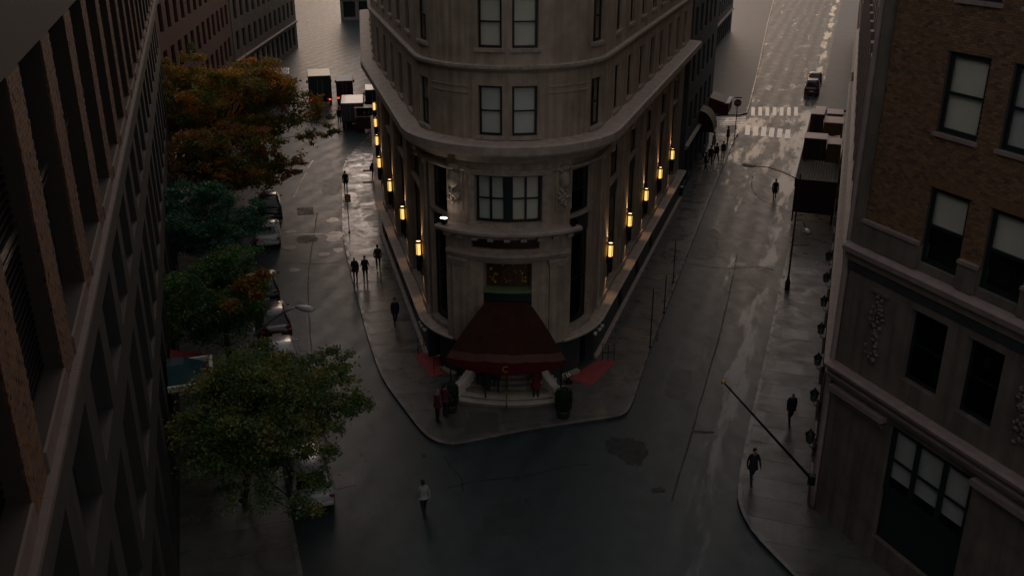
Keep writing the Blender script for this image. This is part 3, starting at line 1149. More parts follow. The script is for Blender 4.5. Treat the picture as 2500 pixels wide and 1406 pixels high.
# carved bronze panel, green shelf and dark door recess
m = MB()
slab(m, HOTEL, -1.14, 1.14, 5.55, 6.94, -0.35, -0.25)
pan = m.build('bronze_panel', mat('bronze', (0.10, 0.045, 0.02), 0.45, 0.4, var=0.5, vscale=5, bump=0.8, bscale=14), portal)
for k in range(26):
    s = random.uniform(-0.95, 0.95)
    z = random.uniform(5.75, 6.75)
    if abs(s) < 0.62:
        s = random.choice([-1, 1]) * random.uniform(0.7, 0.98) if k % 3 else s
    c_ = pt(HOTEL, s, -0.24, z)
    m = MB()
    m.ball(c_, (random.uniform(0.03, 0.07), 0.03, random.uniform(0.03, 0.09)), 7, 5)
    m.build('gilt_boss', M_GOLD, pan, smooth=True)
m = MB()
for k in range(20):
    t0, t1 = 2 * math.pi * k / 20, 2 * math.pi * (k + 1) / 20
    m.tube([pt(HOTEL, 0.1 + 0.36 * math.cos(t), -0.24, 6.2 + 0.36 * math.sin(t)) for t in (t0, t1)], 0.025, 5)
m.build('gilt_ring', mat('dull_gilt', (0.22, 0.13, 0.04), 0.55, 0.4, var=0.3), pan)
m = MB()
slab(m, HOTEL, -1.12, 1.12, 5.42, 5.54, -0.3, 0.42)
m.build('green_shelf', M_GREENSHELF, portal)
m = MB()
slab(m, HOTEL, -1.12, 1.12, 4.95, 5.4, -0.3, 0.34)
m.build('shelf_skirt', M_FRAME, portal)
m = MB()
slab(m, HOTEL, -1.12, 1.12, 1.5, 4.95, -0.5, -0.45)
dr = m.build('entrance_door', M_DKRED, portal)
for a, b in ((-1.0, -0.08), (0.08, 1.0)):
    m = MB()
    slab(m, HOTEL, a, b, 1.75, 3.9, -0.44, -0.43)
    m.build('door_glass', mat('lit_door_glass', (0.1, 0.14, 0.06), 0.3, var=0.2, emit=(0.35, 0.42, 0.12), estr=0.06), dr)

# carved cartouches either side of the front window
for s in (-2.78, 2.86):
    th = TH0 + s / TR
    m = MB()
    q = pt(HOTEL, s, 0.06, 0)

    def bump_(ds, z, r, dd=0.06):
        c = pt(HOTEL, s + ds, dd, z)
        m.ball(c, r, 8, 6)
    bump_(0, 11.0, (0.33, 0.33, 0.5))
    bump_(0, 11.62, (0.3, 0.3, 0.17), 0.12)
    bump_(-0.2, 11.5, (0.14, 0.14, 0.14), 0.12)
    bump_(0.2, 11.5, (0.14, 0.14, 0.14), 0.12)
    for k in range(34):
        t = random.uniform(0, 2 * math.pi)
        rr = random.uniform(0.1, 0.42)
        bump_(rr * math.cos(t) * 0.85, 10.12 + rr * math.sin(t) * 1.05, (random.uniform(0.06, 0.12),) * 2 + (random.uniform(0.06, 0.14),), random.uniform(0.05, 0.18))
    m.build('cartouche', M_STONE2, hotel, smooth=True)
    m = MB()
    slab(m, HOTEL, s - 0.48, s + 0.48, 9.4, 11.7, 0, 0.05)
    m.build('cartouche_panel', M_STONE, hotel)

# ------------------------------------------------------------------ wall lamps
lamp_master = None


def wall_lamp(s, z, label, group):
    global lamp_master
    p, n = HOTEL.at(s)
    rz = math.atan2(n.y, n.x)
    loc = (p.x + n.x * (FL + 0.13), p.y + n.y * (FL + 0.13), z)
    if lamp_master is None:
        t = thing('wall_lamp', label, 'wall lamp', loc, rz, group)
        m = MB()
        m.lathe([(0.04, -1.25), (0.11, -1.22), (0.14, -1.1), (0.14, -0.36), (0.165, -0.34), (0.165, -0.28), (0.12, -0.27)], (0.2, 0, 0), 14)
        m.build('body', M_BLACK, t, True, True)
        m = MB()
        m.lathe([(0.12, -0.28), (0.135, -0.26), (0.135, 0.38), (0.12, 0.4)], (0.2, 0, 0), 14)
        m.build('glass', M_LAMPGLASS, t, True, True)
        m = MB()
        for k in range(4):
            a = math.pi / 4 + k * math.pi / 2
            m.box((0.2 + 0.145 * math.cos(a), 0.145 * math.sin(a), 0.06), (0.03, 0.03, 0.68), a)
        m.build('cage', M_BLACK, t, False, True)
        m = MB()
        m.lathe([(0.17, 0.40), (0.19, 0.44), (0.19, 0.52), (0.16, 0.54), (0.14, 0.46), (0.02, 0.46)], (0.2, 0, 0), 14)
        m.build('cap', M_BLACK, t, True, True)
        m = MB()
        m.lathe([(0.13, 0.47), (0.13, 0.485), (0.01, 0.49)], (0.2, 0, 0), 14)
        m.build('up_light_lens', M_LAMPTOP, t, True, True)
        m = MB()
        m.box((0.04, 0, -0.5), (0.08, 0.1, 0.5))
        m.build('bracket', M_BLACK, t, False, True)
        lamp_master = t
    else:
        t = dup(lamp_master, loc, rz, label=label)
        t['group'] = group
        return t
    for nm, dz, up_, e in (('up_light', 0.56, True, 75.0), ('down_light', -1.28, False, 18.0)):
        ld = bpy.data.lights.new(nm, 'SPOT')
        ld.energy = e
        ld.color = (1.0, 0.62, 0.34)
        ld.spot_size = R(75)
        ld.spot_blend = 0.6
        ld.shadow_soft_size = 0.06
        lo = bpy.data.objects.new(nm, ld)
        COL.objects.link(lo)
        lo.parent = t
        lo.location = (0.2, 0, dz)
        lo.rotation_euler = (math.pi, 0, 0) if up_ else (0, 0, 0)
    return t


for k, s in enumerate(LAMP_L):
    wall_lamp(s, 5.7, 'lit wall lamp, %s from the rounded corner along the left face of the hotel' % ORD[k], 'lit lamps along the left face')
for k, s in enumerate(LAMP_R):
    wall_lamp(s, 5.3, 'lit wall lamp, %s from the rounded corner along the right face of the hotel' % ORD[k], 'lit lamps along the right face')

# flood lights on the balcony ledge
for s, lit in ((-3.0, True), (3.05, False)):
    p, n = HOTEL.at(s)
    t = thing('floodlight', 'lit floodlight at the left end of the balcony ledge' if lit else 'unlit dark floodlight at the right end of the balcony ledge', 'floodlight',
              (p.x + n.x * 0.62, p.y + n.y * 0.62, 8.73), math.atan2(n.y, n.x), 'floodlights on the ledge')
    m = MB()
    m.box((0, 0, 0.2), (0.22, 0.34, 0.24))
    m.build('housing', M_BLACK, t, False, True, 0.02)
    m = MB()
    m.box((0, 0, 0.04), (0.08, 0.2, 0.09))
    m.build('foot', M_BLACK, t, False, True)
    m = MB()
    m.box((0, 0, 0.335), (0.2, 0.3, 0.02))
    m.build('lens', M_FLOOD if lit else M_CARGLASS, t, False, True)
    if lit:
        ld = bpy.data.lights.new('flood_beam', 'SPOT')
        ld.energy = 40
        ld.color = (1, 0.86, 0.7)
        ld.spot_size = R(110)
        ld.spot_blend = 0.8
        ld.shadow_soft_size = 0.1
        lo = bpy.data.objects.new('flood_beam', ld)
        COL.objects.link(lo)
        lo.parent = t
        lo.location = (0, 0, 0.38)
        lo.rotation_euler = (math.pi, R(14), 0)

# ------------------------------------------------------------------ entrance: frame of axes along the portal axis
AX = Vector((math.sin(TH0), -math.cos(TH0)))
BX = Vector((math.cos(TH0), math.sin(TH0)))


def EP(x, f, z):
    q = TC + BX * x + AX * (TR + f)
    return Vector((q.x, q.y, z))


# flared canopy
can = thing('entrance_canopy', 'flared dark maroon fabric canopy with a gold letter on its valance', 'canopy', EP(0, 1.4, 0))
NT, NW = 14, 60


def canopy_pt(t, w):
    hw = 1.06 + 1.88 * (0.75 * t + 0.25 * t * t)
    f = 0.36 + 1.75 * t + (0.62 * t) * (1 - w * w)
    z = 4.95 - 2.15 * (0.55 * t + 0.45 * t ** 2) - 0.14 * t + 0.10 * t * (1 - w * w) + 0.10 * math.sin(math.pi * t)
    z += 0.018 * math.sin(9 * w + 4 * t) * t - 0.05 * t * abs(math.sin(w * math.pi * 3.0)) ** 0.7
    return EP(hw * w, f, z)


mb = MB()
top = [[canopy_pt(a / NT, -1 + 2 * b / NW) for b in range(NW + 1)] for a in range(NT + 1)]
low = [[p - Vector((0, 0, 0.025)) for p in r] for r in top]
mb.loft(top, closed=False)
mb.loft(low, closed=False)
mb.build('roof_fabric', M_CANVAS, can, True)
mb = MB()
band = [[canopy_pt(t, -1 + 2 * b / NW) + Vector((0, 0, 0.006)) for b in range(NW + 1)] for t in (0.90, 0.95, 0.995)]
mb.loft(band, closed=False)
mb.build('lit_edge_band', mat('painted_lit_edge', (0.10, 0.032, 0.016), 0.7, var=0.2), can, True)  # lighter brown paints the light along the front of the canopy
# side cheeks closing the canopy towards the wall
for w in (-1, 1):
    m = MB()
    r0 = [canopy_pt(a / NT, w) for a in range(NT + 1)]
    r1 = [EP((1.06 + 1.88 * (a / NT)) * w * 0.98, 0.36 + 1.75 * a / NT, max(p.z - 0.16, 2.2)) for a, p in enumerate(r0)]
    m.loft([r0, r1], closed=False)
    m.build('side_fabric', M_CANVAS, can, True)
# scalloped valance
m = MB()
NV = 96
r0, r1, r2 = [], [], []
for b in range(NV + 1):
    w = -1 + 2 * b / NV
    p = canopy_pt(1, w)
    r0.append(p)
    sc = 0.05 * abs(math.sin(b / NV * math.pi * 14))
    dp = 0.22 + 0.36 * (1 - w * w)
    r1.append(p + Vector((AX.x * 0.03, AX.y * 0.03, -dp * 0.55)))
    r2.append(p + Vector((AX.x * 0.03, AX.y * 0.03, -dp - sc)))
m.loft([r0, r1, r2], closed=False)
m.build('valance', M_VALANCE, can, True)
cu = bpy.data.curves.new('letter', 'FONT')
cu.body = 'C'
cu.size = 0.46
cu.extrude = 0.008
cu.offset = 0.004
cu.align_x = 'CENTER'
tob = bpy.data.objects.new('letter_tmp', cu)
COL.objects.link(tob)
bpy.context.view_layer.update()
me = bpy.data.meshes.new_from_object(tob.evaluated_get(bpy.context.evaluated_depsgraph_get()))
bpy.data.objects.remove(tob)
letter = bpy.data.objects.new('letter', me)
COL.objects.link(letter)
me.materials.clear()
me.materials.append(M_GOLD)
lp = canopy_pt(1, 0.0) + Vector((AX.x * 0.06, AX.y * 0.06, -0.47))
letter.parent = can
letter.location = lp - Vector(can.location)
letter.rotation_euler = (R(90), 0, TH0)
letter['label'] = 'gold capital letter on the valance'
for w in (-0.93, 0.93):
    p = canopy_pt(1, w)
    m = MB()
    m.tube([(p.x, p.y, 0.95), (p.x, p.y, p.z - 0.05)], 0.035, 8)
    m.build('pole', M_BLACK, can, True)

# stairs with curved cheek walls
st = thing('entrance_stairs', 'fan of curved stone steps rising to the entrance under the canopy', 'stairs', EP(0, 1.2, 0))
NSTEP = 8


def step_front(i):
    return 2.45 - 0.3 * i


for i in range(NSTEP):
    m = MB()
    hw = 2.55 - 0.16 * i
    fr = [EP(hw * w, step_front(i) - 0.42 * w * w, 0) for w in [-1 + 2 * k / 16 for k in range(17)]]
    ring = [(p.x, p.y) for p in fr] + [(EP(hw, -0.5, 0).x, EP(hw, -0.5, 0).y), (EP(-hw, -0.5, 0).x, EP(-hw, -0.5, 0).y)]
    ring = ring if area(ring) > 0 else ring[::-1]
    z1 = WALK_Z + 0.165 * (i + 1)
    m.prism(ring, WALK_Z if i == 0 else z1 - 0.164, z1 - 0.03)
    s_ = m.build('step', M_STEP, st)
    m = MB()
    fr = [EP((hw + 0.02) * w, step_front(i) + 0.035 - 0.42 * w * w, 0) for w in [-1 + 2 * k / 16 for k in range(17)]]
    ring = [(p.x, p.y) for p in fr] + [(EP(hw, -0.5, 0).x, EP(hw, -0.5, 0).y), (EP(-hw, -0.5, 0).x, EP(-hw, -0.5, 0).y)]
    ring = ring if area(ring) > 0 else ring[::-1]
    m.prism(ring, z1 - 0.03, z1)
    m.build('tread', M_MARBLE if i < 2 else M_STEP, s_)
for sg in (-1, 1):
    m = MB()
    rings = []
    for k in range(13):
        t = k / 12
        x = sg * (1.62 + 1.15 * t ** 1.7)
        f = 0.15 + 1.75 * t
        z = 1.95 - 1.05 * (t * t * (3 - 2 * t)) ** 0.8
        w = 0.21
        tx, tf = sg * 1.15 * 1.7 * max(t, 0.01) ** 0.7, 1.75
        L = math.hypot(tx, tf)
        nx, nf = tf / L, -tx / L
        rings.append([EP(x - nx * w, f - nf * w, 0.1), EP(x + nx * w, f + nf * w, 0.1), EP(x + nx * w, f + nf * w, z - 0.05), EP(x + nx * w * 0.8, f + nf * w * 0.8, z),
                      EP(x - nx * w * 0.8, f - nf * w * 0.8, z), EP(x - nx * w, f - nf * w, z - 0.05)])
    m.loft(rings)
    m.build('cheek_wall', M_MARBLE, st, False)
    m = MB()
    c_ = EP(sg * 2.8, 1.95, 0)
    m.lathe([(0.34, 0.1), (0.34, 0.78), (0.42, 0.82), (0.42, 0.92), (0.38, 0.95), (0.01, 0.95)], (c_.x, c_.y, 0), 20)
    m.build('newel_drum', M_MARBLE, st, True)

# iron hand rails in the middle of the stairs
for f0, f1, z0, z1, lab in ((2.55, 1.75, 0.14, 0.75, 'low black handrail at the foot of the entrance stairs'), (1.5, 0.4, 0.9, 1.45, 'black handrail higher up the entrance stairs under the canopy')):
    t = thing('handrail', lab, 'handrail', EP(0.05, f0, z0), group='handrails on the stairs')
    for x in (-0.0,):
        for f, z in ((f0, z0 - 0.02), (f1, z1 - 0.25)):
            m = MB()
            m.tube([EP(0.05, f, z), EP(0.05, f, (z0 if f == f0 else z1) + 0.95)], 0.022, 6)
            m.build('post', M_BLACK, t, True)
        m = MB()
        m.tube([EP(0.05, f0 + 0.15, z0 + 0.85), EP(0.05, f0, z0 + 0.96), EP(0.05, f1, z1 + 0.96), EP(0.05, f1 - 0.15, z1 + 0.94)], 0.028, 8)
        m.build('rail', M_BRASS, t, True)

# red mats and rails before the side doors
for px, lab in (([(1008, 862), (1078, 858), (1104, 906), (1052, 921)], 'red carpet on the pavement left of the entrance'),
                ([(1384, 924), (1462, 878), (1505, 882), (1446, 941)], 'red carpet on the pavement right of the entrance')):
    P = [G(x, y, WALK_Z) for x, y in px]
    c_ = sum(P, Vector()) / 4
    Q = [(p.x - c_.x, p.y - c_.y) for p in P]
    m = MB()
    m.prism(Q if area(Q) > 0 else Q[::-1], 0.001, 0.016)
    o = m.build('red_carpet', M_MAT)
    o.location = (c_.x, c_.y, WALK_Z + 0.003)
    tag(o, lab, 'carpet', 'red carpets at the side doors')


def railing(px0, px1, lab, h=1.0):
    a, b = G(*px0, WALK_Z), G(*px1, WALK_Z)
    t = thing('iron_railing', lab, 'railing', a, group='iron railings beside the red carpets')
    for q in (0, 0.5, 1):
        p = a.lerp(b, q)
        m = MB()
        m.tube([p - Vector((0, 0, 0.0)), p + Vector((0, 0, h))], 0.02, 6)
        m.build('post', M_BLACK, t, True)
    for hh in (h, h * 0.5):
        m = MB()
        m.tube([a + Vector((0, 0, hh)), b + Vector((0, 0, hh))], 0.018, 6)
        m.build('rail', M_BRASS if hh == h else M_BLACK, t, True)


railing((1021, 866), (1050, 859), 'thin iron railing at the far corner of the left red carpet')
railing((1060, 912), (1098, 902), 'thin iron railing at the near corner of the left red carpet')
railing((1470, 880), (1498, 880), 'thin iron railing beside the right red carpet')

# opal globes hanging under the ledge by the side doors
for k, (s, lab) in enumerate(((-6.15, 'opal globe light under the ledge, farthest left of the entrance'), (-5.75, 'opal globe light under the ledge, middle of the left three'), (-5.3, 'opal globe light under the ledge, left and nearest the canopy'),
                              (5.2, 'opal globe light under the ledge, right and nearest the canopy'), (5.75, 'opal globe light under the ledge, middle of the right three'), (6.2, 'opal globe light under the ledge, farthest right of the entrance'))):
    p = pt(HOTEL, s, 0.34, 0)
    t = thing('globe_light', lab, 'globe light', (p[0], p[1], 2.2), group='opal globes by the side doors')
    m = MB()
    m.ball((0, 0, -0.16), 0.13, 12, 8)
    m.build('globe', M_GLOBE, t, True, True)
    m = MB()
    m.lathe([(0.03, 0.02), (0.05, -0.02), (0.05, -0.06), (0.02, -0.07)], n=8)
    m.build('fitter', M_BLACK, t, True, True)


def leaves(name, pts, size, cols, parent, m=M_LEAF, flat=0.35, wts=None):
    """one mesh of leaf quads, each leaf with its own colour"""
    n = len(pts)
    P = np.asarray(pts)
    nrm = rng.normal(size=(n, 3))
    nrm[:, 2] = np.abs(nrm[:, 2]) + flat
    nrm /= np.linalg.norm(nrm, axis=1)[:, None]
    a = np.cross(nrm, rng.normal(size=(n, 3)))
    a /= np.linalg.norm(a, axis=1)[:, None]
    b = np.cross(nrm, a)
    sz = size * (0.45 + 1.1 * rng.beta(2.0, 2.6, n))[:, None]
    V = np.stack([P - a * sz, P - b * sz * 0.55 + nrm * sz * 0.12, P + a * sz, P + b * sz * 0.55 + nrm * sz * 0.12], 1).reshape(-1, 3)
    me = bpy.data.meshes.new(name)
    me.vertices.add(4 * n)
    me.vertices.foreach_set('co', V.ravel())
    me.loops.add(4 * n)
    me.loops.foreach_set('vertex_index', np.arange(4 * n))
    me.polygons.add(n)
    me.polygons.foreach_set('loop_start', np.arange(0, 4 * n, 4))
    me.update(calc_edges=True)
    at = me.attributes.new('Col', 'FLOAT_COLOR', 'FACE')
    C = np.ones((n, 4))
    C[:, :3] = np.clip(cols * rng.uniform(0.72, 1.3, n)[:, None] * rng.uniform(0.9, 1.1, (n, 3)), 0, 0.8)
    at.data.foreach_set('color', C.ravel())
    me.materials.append(m)
    ob = bpy.data.objects.new(name, me)
    COL.objects.link(ob)
    if parent is not None:
        ob.parent = parent
    return ob


# clipped shrubs at the foot of the stairs
for px, lab in (((1100, 1003), 'dark clipped shrub left of the entrance stairs'), ((1375, 1016), 'dark clipped shrub right of the entrance stairs')):
    c_ = G(*px, WALK_Z)
    t = thing('clipped_shrub', lab, 'shrub', c_, group='clipped shrubs at the stairs')
    m = MB()
    m.lathe([(0.3, 0), (0.36, 0.35), (0.38, 0.38), (0.33, 0.4), (0.02, 0.38)], n=16)
    m.build('planter', M_BASE, t, True, True)
    m = MB()
    m.lathe([(0.05, 0.36), (0.34, 0.45), (0.37, 0.9), (0.34, 1.35), (0.1, 1.5)], n=14)
    m.build('hedge_core', M_HEDGE, t, True, True)
    th = rng.uniform(0, 2 * np.pi, 1500)
    zz = rng.uniform(0.42, 1.55, 1500)
    rr = 0.39 * np.clip(1.2 - np.abs((zz - 0.95) / 0.62) ** 4, 0.1, 1) * rng.uniform(0.85, 1.1, 1500)
    P = np.stack([rr * np.cos(th), rr * np.sin(th), zz], 1)
    leaves('foliage', P, 0.05, np.tile(np.array([[0.018, 0.05, 0.016]]), (1500, 1)), t)

t = thing('silver_stand', 'small silver-topped dark stand by the wall right of the stairs', 'stand', G(1388, 934, WALK_Z))
m = MB()
m.lathe([(0.2, 0), (0.2, 0.04), (0.05, 0.08), (0.04, 0.3), (0.02, 0.32)], n=12)
m.build('base', M_BLACK, t, True, True)
m = MB()
for a in range(6):
    m.ball((0.12 * math.cos(a * 1.05), 0.12 * math.sin(a * 1.05), 0.42 + 0.06 * (a % 2)), 0.09, 8, 6)
m.ball((0, 0, 0.52), 0.11, 8, 6)
m.build('chrome_head', M_CHROME, t, True, True)


# ================================================================== BRICKWORK
BRICK_ME = {}


def brick_mesh(key, size, m):
    if (key, m.name) not in BRICK_ME:
        b = MB()
        b.box((0, 0, 0), size)
        me = bpy.data.meshes.new('brick')
        me.from_pydata(b.v, [], b.f)
        me.materials.append(m)
        BRICK_ME[(key, m.name)] = me
    return BRICK_ME[(key, m.name)]


def brickwork(root, path, fields, ops, mats, score, L=0.215, H=0.068, joint=0.012, proud=0.018, most=300):
    """bricks laid in running bond on a flat facade; the ones that show largest are pieces of their own"""
    cand = []
    for s0, s1, z0, z1, d in fields:
        nz = int((z1 - z0) / (H + joint))
        for j in range(nz):
            z = z0 + (j + 0.5) * (H + joint)
            off = (L + joint) / 2 if j % 2 else 0
            s = s0 - off
            while s < s1:
                a, b = max(s, s0), min(s + L, s1)
                s += L + joint
                if b - a < 0.05:
                    continue
                if any(a < o[1] and b > o[0] and z - H / 2 < o[3] and z + H / 2 > o[2] for o in ops):
                    lo = [o for o in ops if a < o[1] and b > o[0] and z - H / 2 < o[3] and z + H / 2 > o[2]][0]
                    if z - H / 2 < lo[2] or z + H / 2 > lo[3]:
                        continue
                    if a < lo[0]:
                        b = lo[0]
                    elif b > lo[1]:
                        a = lo[1]
                    else:
                        continue
                    if b - a < 0.04:
                        continue
                cand.append((a, b, z, d, random.choices(mats, weights=[4, 4, 3, 1, 1][:len(mats)])[0], random.uniform(0.006, proud)))
    full = [c for c in cand if c[1] - c[0] > L - 0.001]
    full.sort(key=lambda c: -score((c[0] + c[1]) / 2, c[2]))
    big = full[:most]
    ids = set(map(id, big))
    p0, n = path.at(0)
    rz = math.atan2(path.u.y, path.u.x)
    o = ORG[root.name]
    for a, b, z, d, m, pr in big:
        ob = bpy.data.objects.new('brick', brick_mesh('b', (L, 0.05, H), m))
        COL.objects.link(ob)
        c = pt(path, (a + b) / 2, d - 0.025 + pr, z)
        ob.parent = root
        ob.location = (c[0] - o.x, c[1] - o.y, c[2] - o.z)
        ob.rotation_euler = (0, 0, rz)
    mb = MB()
    for c in cand:
        if id(c) in ids:
            continue
        a, b, z, d, m, pr = c
        mb.k = mats.index(m)
        p = [pt(path, a, d - 0.03, z - H / 2), pt(path, b, d - 0.03, z - H / 2), pt(path, b, d + pr, z - H / 2), pt(path, a, d + pr, z - H / 2)]
        q = [(x, y, z + H / 2) for x, y, _ in p]
        mb.hexa(p, q)
    ob = mb.build('brickwork', mats, root)
    ob['kind'] = 'stuff'
    return ob


# ================================================================== RIGHT CORNER BUILDING
RB = Line(BO, BU, (-BU.y * -1, BU.x * -1))
RB.n = Vector((BU.y, -BU.x)).normalized()          # towards the junction
RA = Line(BO, AU, (-AU.y, AU.x))
right = thing('corner_building', 'stone and tan brick corner building with carved panels filling the right edge', 'building', (BO.x, BO.y, 0))
B_END, A_END, RTOP = 22.0, 62.0, 34.0
ib = [pt(RB, B_END, -0.8, 0), pt(RB, 0.5, -0.8, 0), pt(RA, 0.5, -0.8, 0), pt(RA, A_END, -0.8, 0), (AWALL(95) + 22, 90, 0), (40, 14, 0)]
ib = [(p[0], p[1]) for p in ib]
ib = ib if area(ib) > 0 else ib[::-1]
mb = MB()
mb.prism(ib, 0, RTOP - 0.5)
mb.build('painted_dark_core', M_CORE, right)

wU = [(2.95, 4.6), (5.45, 7.05), (9.5, 11.1), (12.0, 13.6), (16.0, 17.6), (18.5, 20.1)]
opsB = []
for a, b in wU:
    opsB += [(a, b, 16.75, 19.3), (a + 0.2, b + 0.2, 12.32, 14.95), (a, b, 20.9, 23.4), (a, b, 25.1, 27.6)]
wL = [(3.22, 4.88), (5.72, 7.2), (10.0, 11.6), (12.6, 14.2), (17.0, 18.6)]
opsL = [(a, b, 7.9, 10.62) for a, b in wL] + [(3.2, 7.05, 1.1, 6.0), (10.0, 14.0, 1.1, 6.0), (17, 21, 1.1, 6.0)]
mb = MB()
wall_open(mb, RB, 0, B_END, 12.9, RTOP, opsB, 0.32, -0.03)
mb.build('brick_backing', M_MORTAR, right)
mb = MB()
wall_open(mb, RB, 0, B_END, 0, 12.9, opsB + opsL, 0.4, 0.0)
mb.build('stone_wall', M_RGREY, right)
ang0 = camo.location


def score_b(s, z):
    p = RB.at(s)[0]
    d = (Vector((p.x, p.y, z)) - Vector((0, 0, CAM_H))).length
    px = 0.41 * (1250 + FPX * p.x / (p.y * CP + (CAM_H - z) * SP))
    py = 703 - FPX * (p.y * SP + (z - CAM_H) * CP) / (p.y * CP + (CAM_H - z) * SP)
    return (1 / d if (px < 1020 and 190 < py < 1200) else -1)


brickwork(right, RB, [(0.45, 9.6, 12.92, 22.2, -0.03)], opsB, M_BRICK, score_b)
# soldier courses over the middle windows
for a, b in wU[:2]:
    k = a + 0.05
    while k < b + 0.35:
        m = MB()
        slab(m, RB, k, k + 0.07, 14.97, 15.32, -0.03, 0.004)
        m.build('soldier_brick', M_BRICK[0], right)
        k += 0.082
for k, (a, b) in enumerate(wU):
    window(right, RB, a + 0.02, b - 0.02, 16.77, 19.28, -0.12, 1, 2, 1.0, 0.12, rail=0.1)
    window(right, RB, a + 0.22, b + 0.18, 12.34, 14.93, -0.12, 1, 2, 0.5, 0.12, rail=0.1)
    if k < 4:
        window(right, RB, a + 0.02, b - 0.02, 20.92, 23.38, -0.2, 1, 2, 0.7, 0.12)
    for z in (16.75, 20.9):
        m = MB()
        slab(m, RB, a - 0.08, b + 0.08, z - 0.13, z - 0.004, -0.2, 0.07)
        m.build('window_sill', M_RPINK, right)
for a, b in wL:
    window(right, RB, a + 0.02, b - 0.02, 7.92, 10.6, -0.26, 1, 2, 0, 0.1, M_DGLASS, rail=0.05)
for a, b in ((3.2, 7.05), (10.0, 14.0), (17, 21)):
    window(right, RB, a + 0.02, b - 0.02, 3.2, 5.98, -0.14, 3, 2, 0.8, 0.2, rail=0.1)
    m = MB()
    slab(m, RB, a + 0.02, b - 0.02, 1.12, 3.18, -0.3, -0.2)
    m.build('shop_panel', M_FRAME, right)


def rsweep(name, prof, m, s0=0.0, s1=B_END, aside=True, a_end=A_END):
    q = MB()
    q.loft([[pt(RB, s, d, z) for d, z in prof] for s in (s1, s0)], cap=True)
    o = q.build(name, m, right)
    if aside:
        q = MB()
        q.loft([[pt(RA, s, d, z) for d, z in prof] for s in (0.0, a_end)], cap=True)
        q.build(name, m, right)
    # mitre block at the corner
    if aside:
        q = MB()
        n1, n2 = RB.n, RA.n
        bis = (n1 + n2).normalized()
        k = 1 / max(0.3, bis.dot(n1))
        q.loft([[pt(RB, s0, d, z) for d, z in prof], [(BO.x + bis.x * d * k, BO.y + bis.y * d * k, z) for d, z in prof], [pt(RA, 0.0, d, z) for d, z in prof]], cap=False)
        q.build(name, m, right)


rsweep('string_course', [(-0.1, 11.25), (0.1, 11.3), (0.16, 11.6), (0.34, 11.68), (0.36, 11.88), (0.2, 11.98), (-0.1, 12.02)], M_RPINK)
rsweep('frieze', [(-0.05, 10.95), (0.05, 10.95), (0.06, 11.24), (-0.05, 11.24)], M_BASE)
rsweep('cornice', [(-0.1, 6.2), (0.1, 6.25), (0.15, 6.45), (0.3, 6.5), (0.34, 6.62), (0.2, 6.66), (0.2, 6.82), (0.42, 6.88), (0.44, 7.0), (0.3, 7.06), (-0.1, 7.1)], M_RPINK)
# stepped stone frame of the brick field and dado between the windows
m = MB()
slab(m, RB, 0.0, 0.42, 12.02, RTOP, -0.03, 0.09)
m.build('quoin_strip', M_RGREY, right)
for a, b in ((0.42, 3.1), (4.86, 5.6), (7.3, 9.65), (11.35, 12.15)):
    m = MB()
    slab(m, RB, a, b, 12.03, 12.9, 0.0, 0.10)
    m.build('dado_block', M_RGREY, right)
    m = MB()
    slab(m, RB, a, b, 12.9, 13.02, -0.03, 0.16)
    m.build('dado_cap', M_RPINK, right)
m = MB()
slab(m, RB, 0.1, 3.0, 5.95, 6.18, 0.0, 0.34)
m.build('block_cornice', M_RPINK, right)
m = MB()
slab(m, RB, 0.3, 2.85, 5.62, 5.7, 0.0, 0.07)
m.build('moulding', M_RPINK, right)
m = MB()
slab(m, RB, 7.15, 9.9, 5.95, 6.18, 0.0, 0.34)
m.build('block_cornice', M_RPINK, right)
# carved foliage panels
for sc_ in (1.75, 8.3):
    m = MB()
    for k in range(60):
        z = random.uniform(7.85, 10.45)
        amp = 0.28 * abs(math.sin((z - 7.8) * 2.6)) + 0.08
        c_ = pt(RB, sc_ + random.uniform(-amp, amp), random.uniform(0.0, 0.06), z)
        m.ball(c_, (random.uniform(0.05, 0.11),) * 2 + (random.uniform(0.05, 0.13),), 7, 5)
    m.build('carved_panel', M_RGREY, right, True)
    m = MB()
    slab(m, RB, sc_ - 0.4, sc_ + 0.4, 10.55, 10.68, 0, 0.1)
    m.build('panel_cap', M_RGREY, right)

# facade along the right street: piers, bands, windows seen at a grazing angle
opsA = []
for k in range(16):
    s = 2.2 + 3.7 * k
    opsA += [(s, s + 1.9, 1.2, 5.8), (s, s + 1.7, 7.9, 10.6), (s, s + 1.7, 13.0, 15.2), (s, s + 1.7, 16.8, 19.2), (s, s + 1.7, 20.9, 23.3)]
mb = MB()
wall_open(mb, RA, 0, A_END, 0, RTOP, opsA, 0.3, 0.0)
mb.build('side_wall', M_RGREY, right)
for k in range(16):
    s = 2.2 + 3.7 * k
    for z0, z1 in ((1.2, 5.8), (7.9, 10.6), (13.0, 15.2), (16.8, 19.2)):
        window(right, RA, s + 0.02, s + 1.68, z0 + 0.02, z1 - 0.02, -0.2, 1, 2, 0, 0.12, M_DGLASS)
    m = MB()
    slab(m, RA, s - 1.55, s - 0.15, 0.0, 6.1, 0.0, 0.24)
    p_ = m.build('pier', M_RGREY, right)
    m = MB()
    slab(m, RA, s - 1.65, s - 0.05, 0.0, 1.1, 0.24, 0.34)
    m.build('pier_base', M_RPINK, p_)
    m = MB()
    slab(m, RA, s - 1.3, s - 0.4, 12.03, 18.0, 0.0, 0.16)
    m.build('pilaster', M_RPINK, right)
m = MB()
q0 = pt(RB, 0.12, 0.06, 0)
m.lathe([(0.16, 0.2), (0.16, 1.2), (0.13, 1.3), (0.13, 30), (0.1, 30.1)], (pt(RA, 0.2, 0.12, 0)[0], pt(RA, 0.2, 0.12, 0)[1], 0), 12)
m.build('corner_shaft', M_RPINK, right, True)

